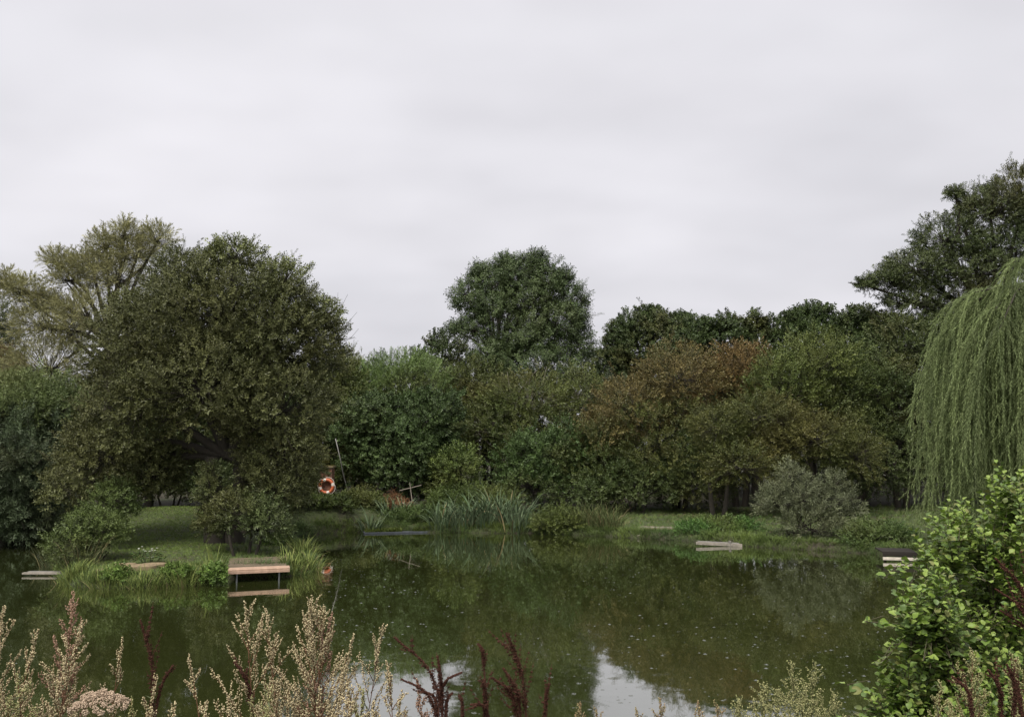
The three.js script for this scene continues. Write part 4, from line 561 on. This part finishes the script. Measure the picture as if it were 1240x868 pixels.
  mugwort('pale green mugwort tucked under the alder', 1178, 788, 4.0, { group: gm, col: GREENISH, branches: 42, blen: 0.26, leaves: 60, sub: 7 });
  mugwort('tan mugwort under the alder, between dock spikes', 1226, 792, 3.9, { group: gm, col: GREENISH, branches: 36, blen: 0.24, leaves: 40 });
  mugwort('low mugwort at the foot of the alder', 1140, 826, 3.9, { group: gm, col: GREENISH, branches: 26, blen: 0.16, leaves: 60 });
  dock('crimson brown dock with one tall curved spike beside the fluffy seed head', [[165, 752, 184, 868, 1.25], [205, 808, 186, 868, 0.6]], 3.8);
  dock('dark dock spike curving in front of the open branched mugwort', [[284, 800, 306, 868, 1.0]], 3.8);
  dock('crimson dock leaning with many spikes before the mirrored sky', [[475, 773, 535, 868, 1.1], [530, 793, 536, 868, 1], [560, 812, 532, 850, 0.7], [486, 820, 528, 868, 0.8], [548, 838, 540, 868, 0.7], [556, 842, 560, 868, 0.7], [507, 840, 530, 868, 0.8]], 3.8);
  dock('dock with one thick tall spike and a thin one beside the mirrored sky', [[613, 766, 637, 868, 1.45], [609, 805, 630, 868, 0.9], [579, 778, 586, 808, 0.7], [596, 818, 626, 868, 1.2], [585, 820, 588, 868, 1.0], [665, 826, 660, 868, 0.9], [570, 850, 590, 868, 0.9]], 3.8);
  dock('dark red dock spikes leaning across the alder', [[1207, 676, 1252, 760, 1.2], [1203, 712, 1250, 775, 1.1], [1215, 740, 1262, 800, 1.1], [1236, 690, 1262, 760, 1.3]], 4.1);
  dock('dark dock spikes at the foot of the alder', [[1152, 818, 1178, 868, 0.9], [1192, 808, 1212, 868, 1.1], [1212, 800, 1226, 868, 0.9], [1232, 818, 1240, 868, 1.0]], 3.7);
}
{ // fluffy seed head
  const { base, H } = place(122, 836, 3.6), g = thing('hemp_agrimony', 'fluffy pinkish tan seed head among the mugwort', 'plant', base), r = rng(55), st = new MB(), fl = new MB(), lf = new MB();
  st.col = [0.16, 0.16, 0.07]; st.tube([V(0, 0, 0), V(0.01, H * 0.5, 0), V(0, H * 0.9, 0)], 0.006, 0.003, 5);
  for (let k = 0; k < 46; k++) { const a = k * 2.4, R = 0.115 * Math.sqrt((k + 0.5) / 46), c = V(Math.cos(a) * R, H - 0.01 - 2.2 * R * R * 2 + 0.012 * (r() - 0.5), Math.sin(a) * R * 0.8); st.tube([V(0, H * 0.88, 0), c], 0.0015, 0.001, 3);
    for (let q = 0; q < 46; q++) { const u = unit(r), w = 0.8 + 0.4 * r(); fl.col = [0.46 * w, 0.355 * w, 0.26 * w]; fl.octa(c.clone().addScaledVector(u, 0.012 * Math.cbrt(r()) + 0.002), 0.0028, unit(r), 0.004); } }
  for (let k = 0; k < 60; k++) { const a = r() * 6.28, e = V(Math.cos(a), 0.3, Math.sin(a)).normalize(), w = 0.8 + 0.5 * r(); lf.col = [0.17 * w, 0.20 * w, 0.06 * w]; lf.leaf(V(Math.cos(a) * 0.01, H * (0.55 + 0.36 * r()), Math.sin(a) * 0.01), e, V(-e.x * 0.3, 1, -e.z * 0.3).normalize(), 0.06 + 0.05 * r(), 0.014, 0.15, 0.4); }
  part('stem', st.geo(true), M.vcol, g); part('seed_fluff', fl.geo(true), M.vcol, g, 'stuff'); part('leaves', lf.geo(true), M.vleaf, g, 'stuff');
}
// alders
const alderLeafG = [0, 1, 2].map(v => {
  const m = new MB(), n = 5, prof = [0.08, 0.62, 0.95, 1.0, 0.72, 0.22], rows = [];
  for (let k = 0; k <= n; k++) { const t = k / n, w = prof[k] * 0.41, cz = -0.2 * t * t * (0.6 + v * 0.8), wav = 0.055 * Math.sin(k * 2.3 + v * 2); rows.push([m.v(-w, t, cz + 0.2 * w * 2 + wav), m.v(0, t, cz), m.v(w, t, cz + 0.17 * w * 2 - wav)]); }
  for (let k = 0; k < n; k++) for (const s of [0, 1]) { const a = rows[k][s], b = rows[k][s + 1], c = rows[k + 1][s], e = rows[k + 1][s + 1]; m.i.push(a, b, e, a, e, c); }
  return m.geo();
});
const alderMats = [[0.16, 0.25, 0.045], [0.21, 0.315, 0.05], [0.27, 0.37, 0.075], [0.12, 0.19, 0.05], [0.16, 0.20, 0.06], [0.22, 0.235, 0.07]].map(c => { const m = M.alderLeaf.clone(); m.color = new THREE.Color().setRGB(...c); return m; });
function alder(label, px, basePx, d, lobes, nTips, seed, fresh) {
  const bp = atDepth(basePx, 868, d), base = V(bp.x, ground(bp.x, bp.z) - 0.03, bp.z), r = rng(seed), g = thing('alder_shrub', label, 'shrub', base, 'alders on the near bank'), st = new MB(), leaves = [];
  const L = lobes.map(([x, y, rx, ry, dd, rz]) => ({ c: atDepth(x, y, dd).sub(base), r: V(rx * dd / F, ry * dd / F, rz) })), vol = L.map(l => l.r.x * l.r.y * l.r.z), tv = vol.reduce((a, b) => a + b);
  const hub = [0, 1, 2, 3, 4].map(k => V((r() - 0.5) * 0.35, 0, (r() - 0.5) * 0.25));
  for (let k = 0; k < nTips; k++) {
    let w = r() * tv, li = 0; while (w > vol[li] && li < L.length - 1) w -= vol[li++]; const l = L[li];
    const u = unit(r), q = Math.cbrt(0.25 + 0.75 * r()), tip = V(l.c.x + u.x * l.r.x * q, l.c.y + u.y * l.r.y * q, l.c.z + u.z * l.r.z * q), b = hub[k % 5];
    const dir = u.clone().multiplyScalar(0.8).add(V(0, 0.75, 0)).normalize(), len = 0.2 + 0.22 * r(), root = tip.clone().addScaledVector(dir, -len).add(V(0, -0.03, 0));
    const in2 = b.clone().lerp(l.c, 0.75);
    if (k % 14 === 0) st.tube([b, b.clone().lerp(in2, 0.5).add(V(0, 0.05, 0)), in2.clone().lerp(root, 0.5), root], 0.006, 0.002, 5);
    else st.tube([l.c.clone().lerp(root, 0.6), root], 0.002, 0.0018, 4);
    st.tube([root, root.clone().lerp(tip, 0.5).add(unit(r).multiplyScalar(0.01)), tip], 0.003, 0.0012, 4);
    const n = Math.round(len / 0.019);
    for (let j = 0; j <= n; j++) {
      const t = j / n, p = root.clone().lerp(tip, t), a = j * 2.4 + k, side = V(Math.cos(a), 0.1, Math.sin(a)), e = dir.clone().multiplyScalar(0.35 + 0.8 * t).add(side).normalize();
      const nn = V(0, 1, 0).addScaledVector(u, 0.45).add(unit(r).multiplyScalar(0.45)); nn.addScaledVector(e, -nn.dot(e)).normalize();
      const s = (0.06 - 0.026 * t) * (0.75 + 0.45 * r());
      const tone = r() < fresh * (0.5 + 0.5 * t) ? 2 : r() < 0.25 ? 3 : r() < 0.15 ? 5 : r() < 0.25 ? 4 : r() < 0.5 ? 1 : 0;
      leaves.push({ p: p.addScaledVector(e, 0.012), e, nn, s, tone, v: Math.floor(r() * 3), score: -p.clone().add(base).distanceTo(camera.position) + 0.5 * u.y + 0.15 * r() });
    }
  }
  part('stems', st.geo(), new THREE.MeshStandardMaterial({ color: new THREE.Color().setRGB(0.075, 0.065, 0.038), roughness: 0.85 }), g);
  leaves.sort((a, b) => b.score - a.score);
  const mat = lf => { const x = V().crossVectors(lf.e, lf.nn); return new THREE.Matrix4().makeBasis(x, lf.e, lf.nn).scale(V(lf.s, lf.s, lf.s)).setPosition(lf.p); };
  leaves.slice(0, 300).forEach(lf => { const m = part('leaf', alderLeafG[lf.v], alderMats[lf.tone], g); mat(lf).decompose(m.position, m.quaternion, m.scale); });
  const rest = leaves.slice(300), hold = new THREE.Group(); void hold;
  const im = new THREE.InstancedMesh(alderLeafG[1], M.alderLeaf, rest.length); rest.forEach((lf, k) => { im.setMatrixAt(k, mat(lf)); im.setColorAt(k, alderMats[lf.tone].color); }); im.name = 'foliage'; im.userData.kind = 'stuff'; g.add(im);
  console.log('alder leaves', leaves.length);
}
alder('tall bright green alder shrub reaching up before the weeping willow', 0, 1245, 6.6, [[1195, 640, 52, 50, 5.9, 0.3], [1150, 650, 36, 46, 5.8, 0.25], [1225, 600, 34, 40, 6.0, 0.3], [1222, 578, 24, 24, 6.0, 0.2], [1165, 622, 24, 24, 5.9, 0.2], [1120, 655, 22, 24, 5.7, 0.15], [1250, 660, 60, 70, 6.1, 0.4], [1215, 740, 56, 60, 6.2, 0.35], [1190, 700, 60, 50, 6.2, 0.3], [1230, 820, 60, 60, 5.6, 0.35], [1225, 700, 40, 60, 5.7, 0.2], [1180, 770, 40, 50, 5.8, 0.25]], 560, 71, 0.5);
alder('lower alder shrub with grey green leaves at the water side', 0, 1150, 4.8, [[1130, 735, 44, 50, 4.8, 0.25], [1105, 735, 30, 30, 4.7, 0.2], [1140, 800, 48, 50, 4.9, 0.3], [1095, 815, 36, 36, 4.8, 0.25], [1080, 850, 28, 24, 4.7, 0.2], [1160, 860, 60, 40, 4.7, 0.3]], 300, 72, 0.25);

scene.traverse(o => { if (o.isMesh) { o.castShadow = true; o.receiveShadow = true; } });
console.log('sprigs', total);
renderer.render(scene, camera);
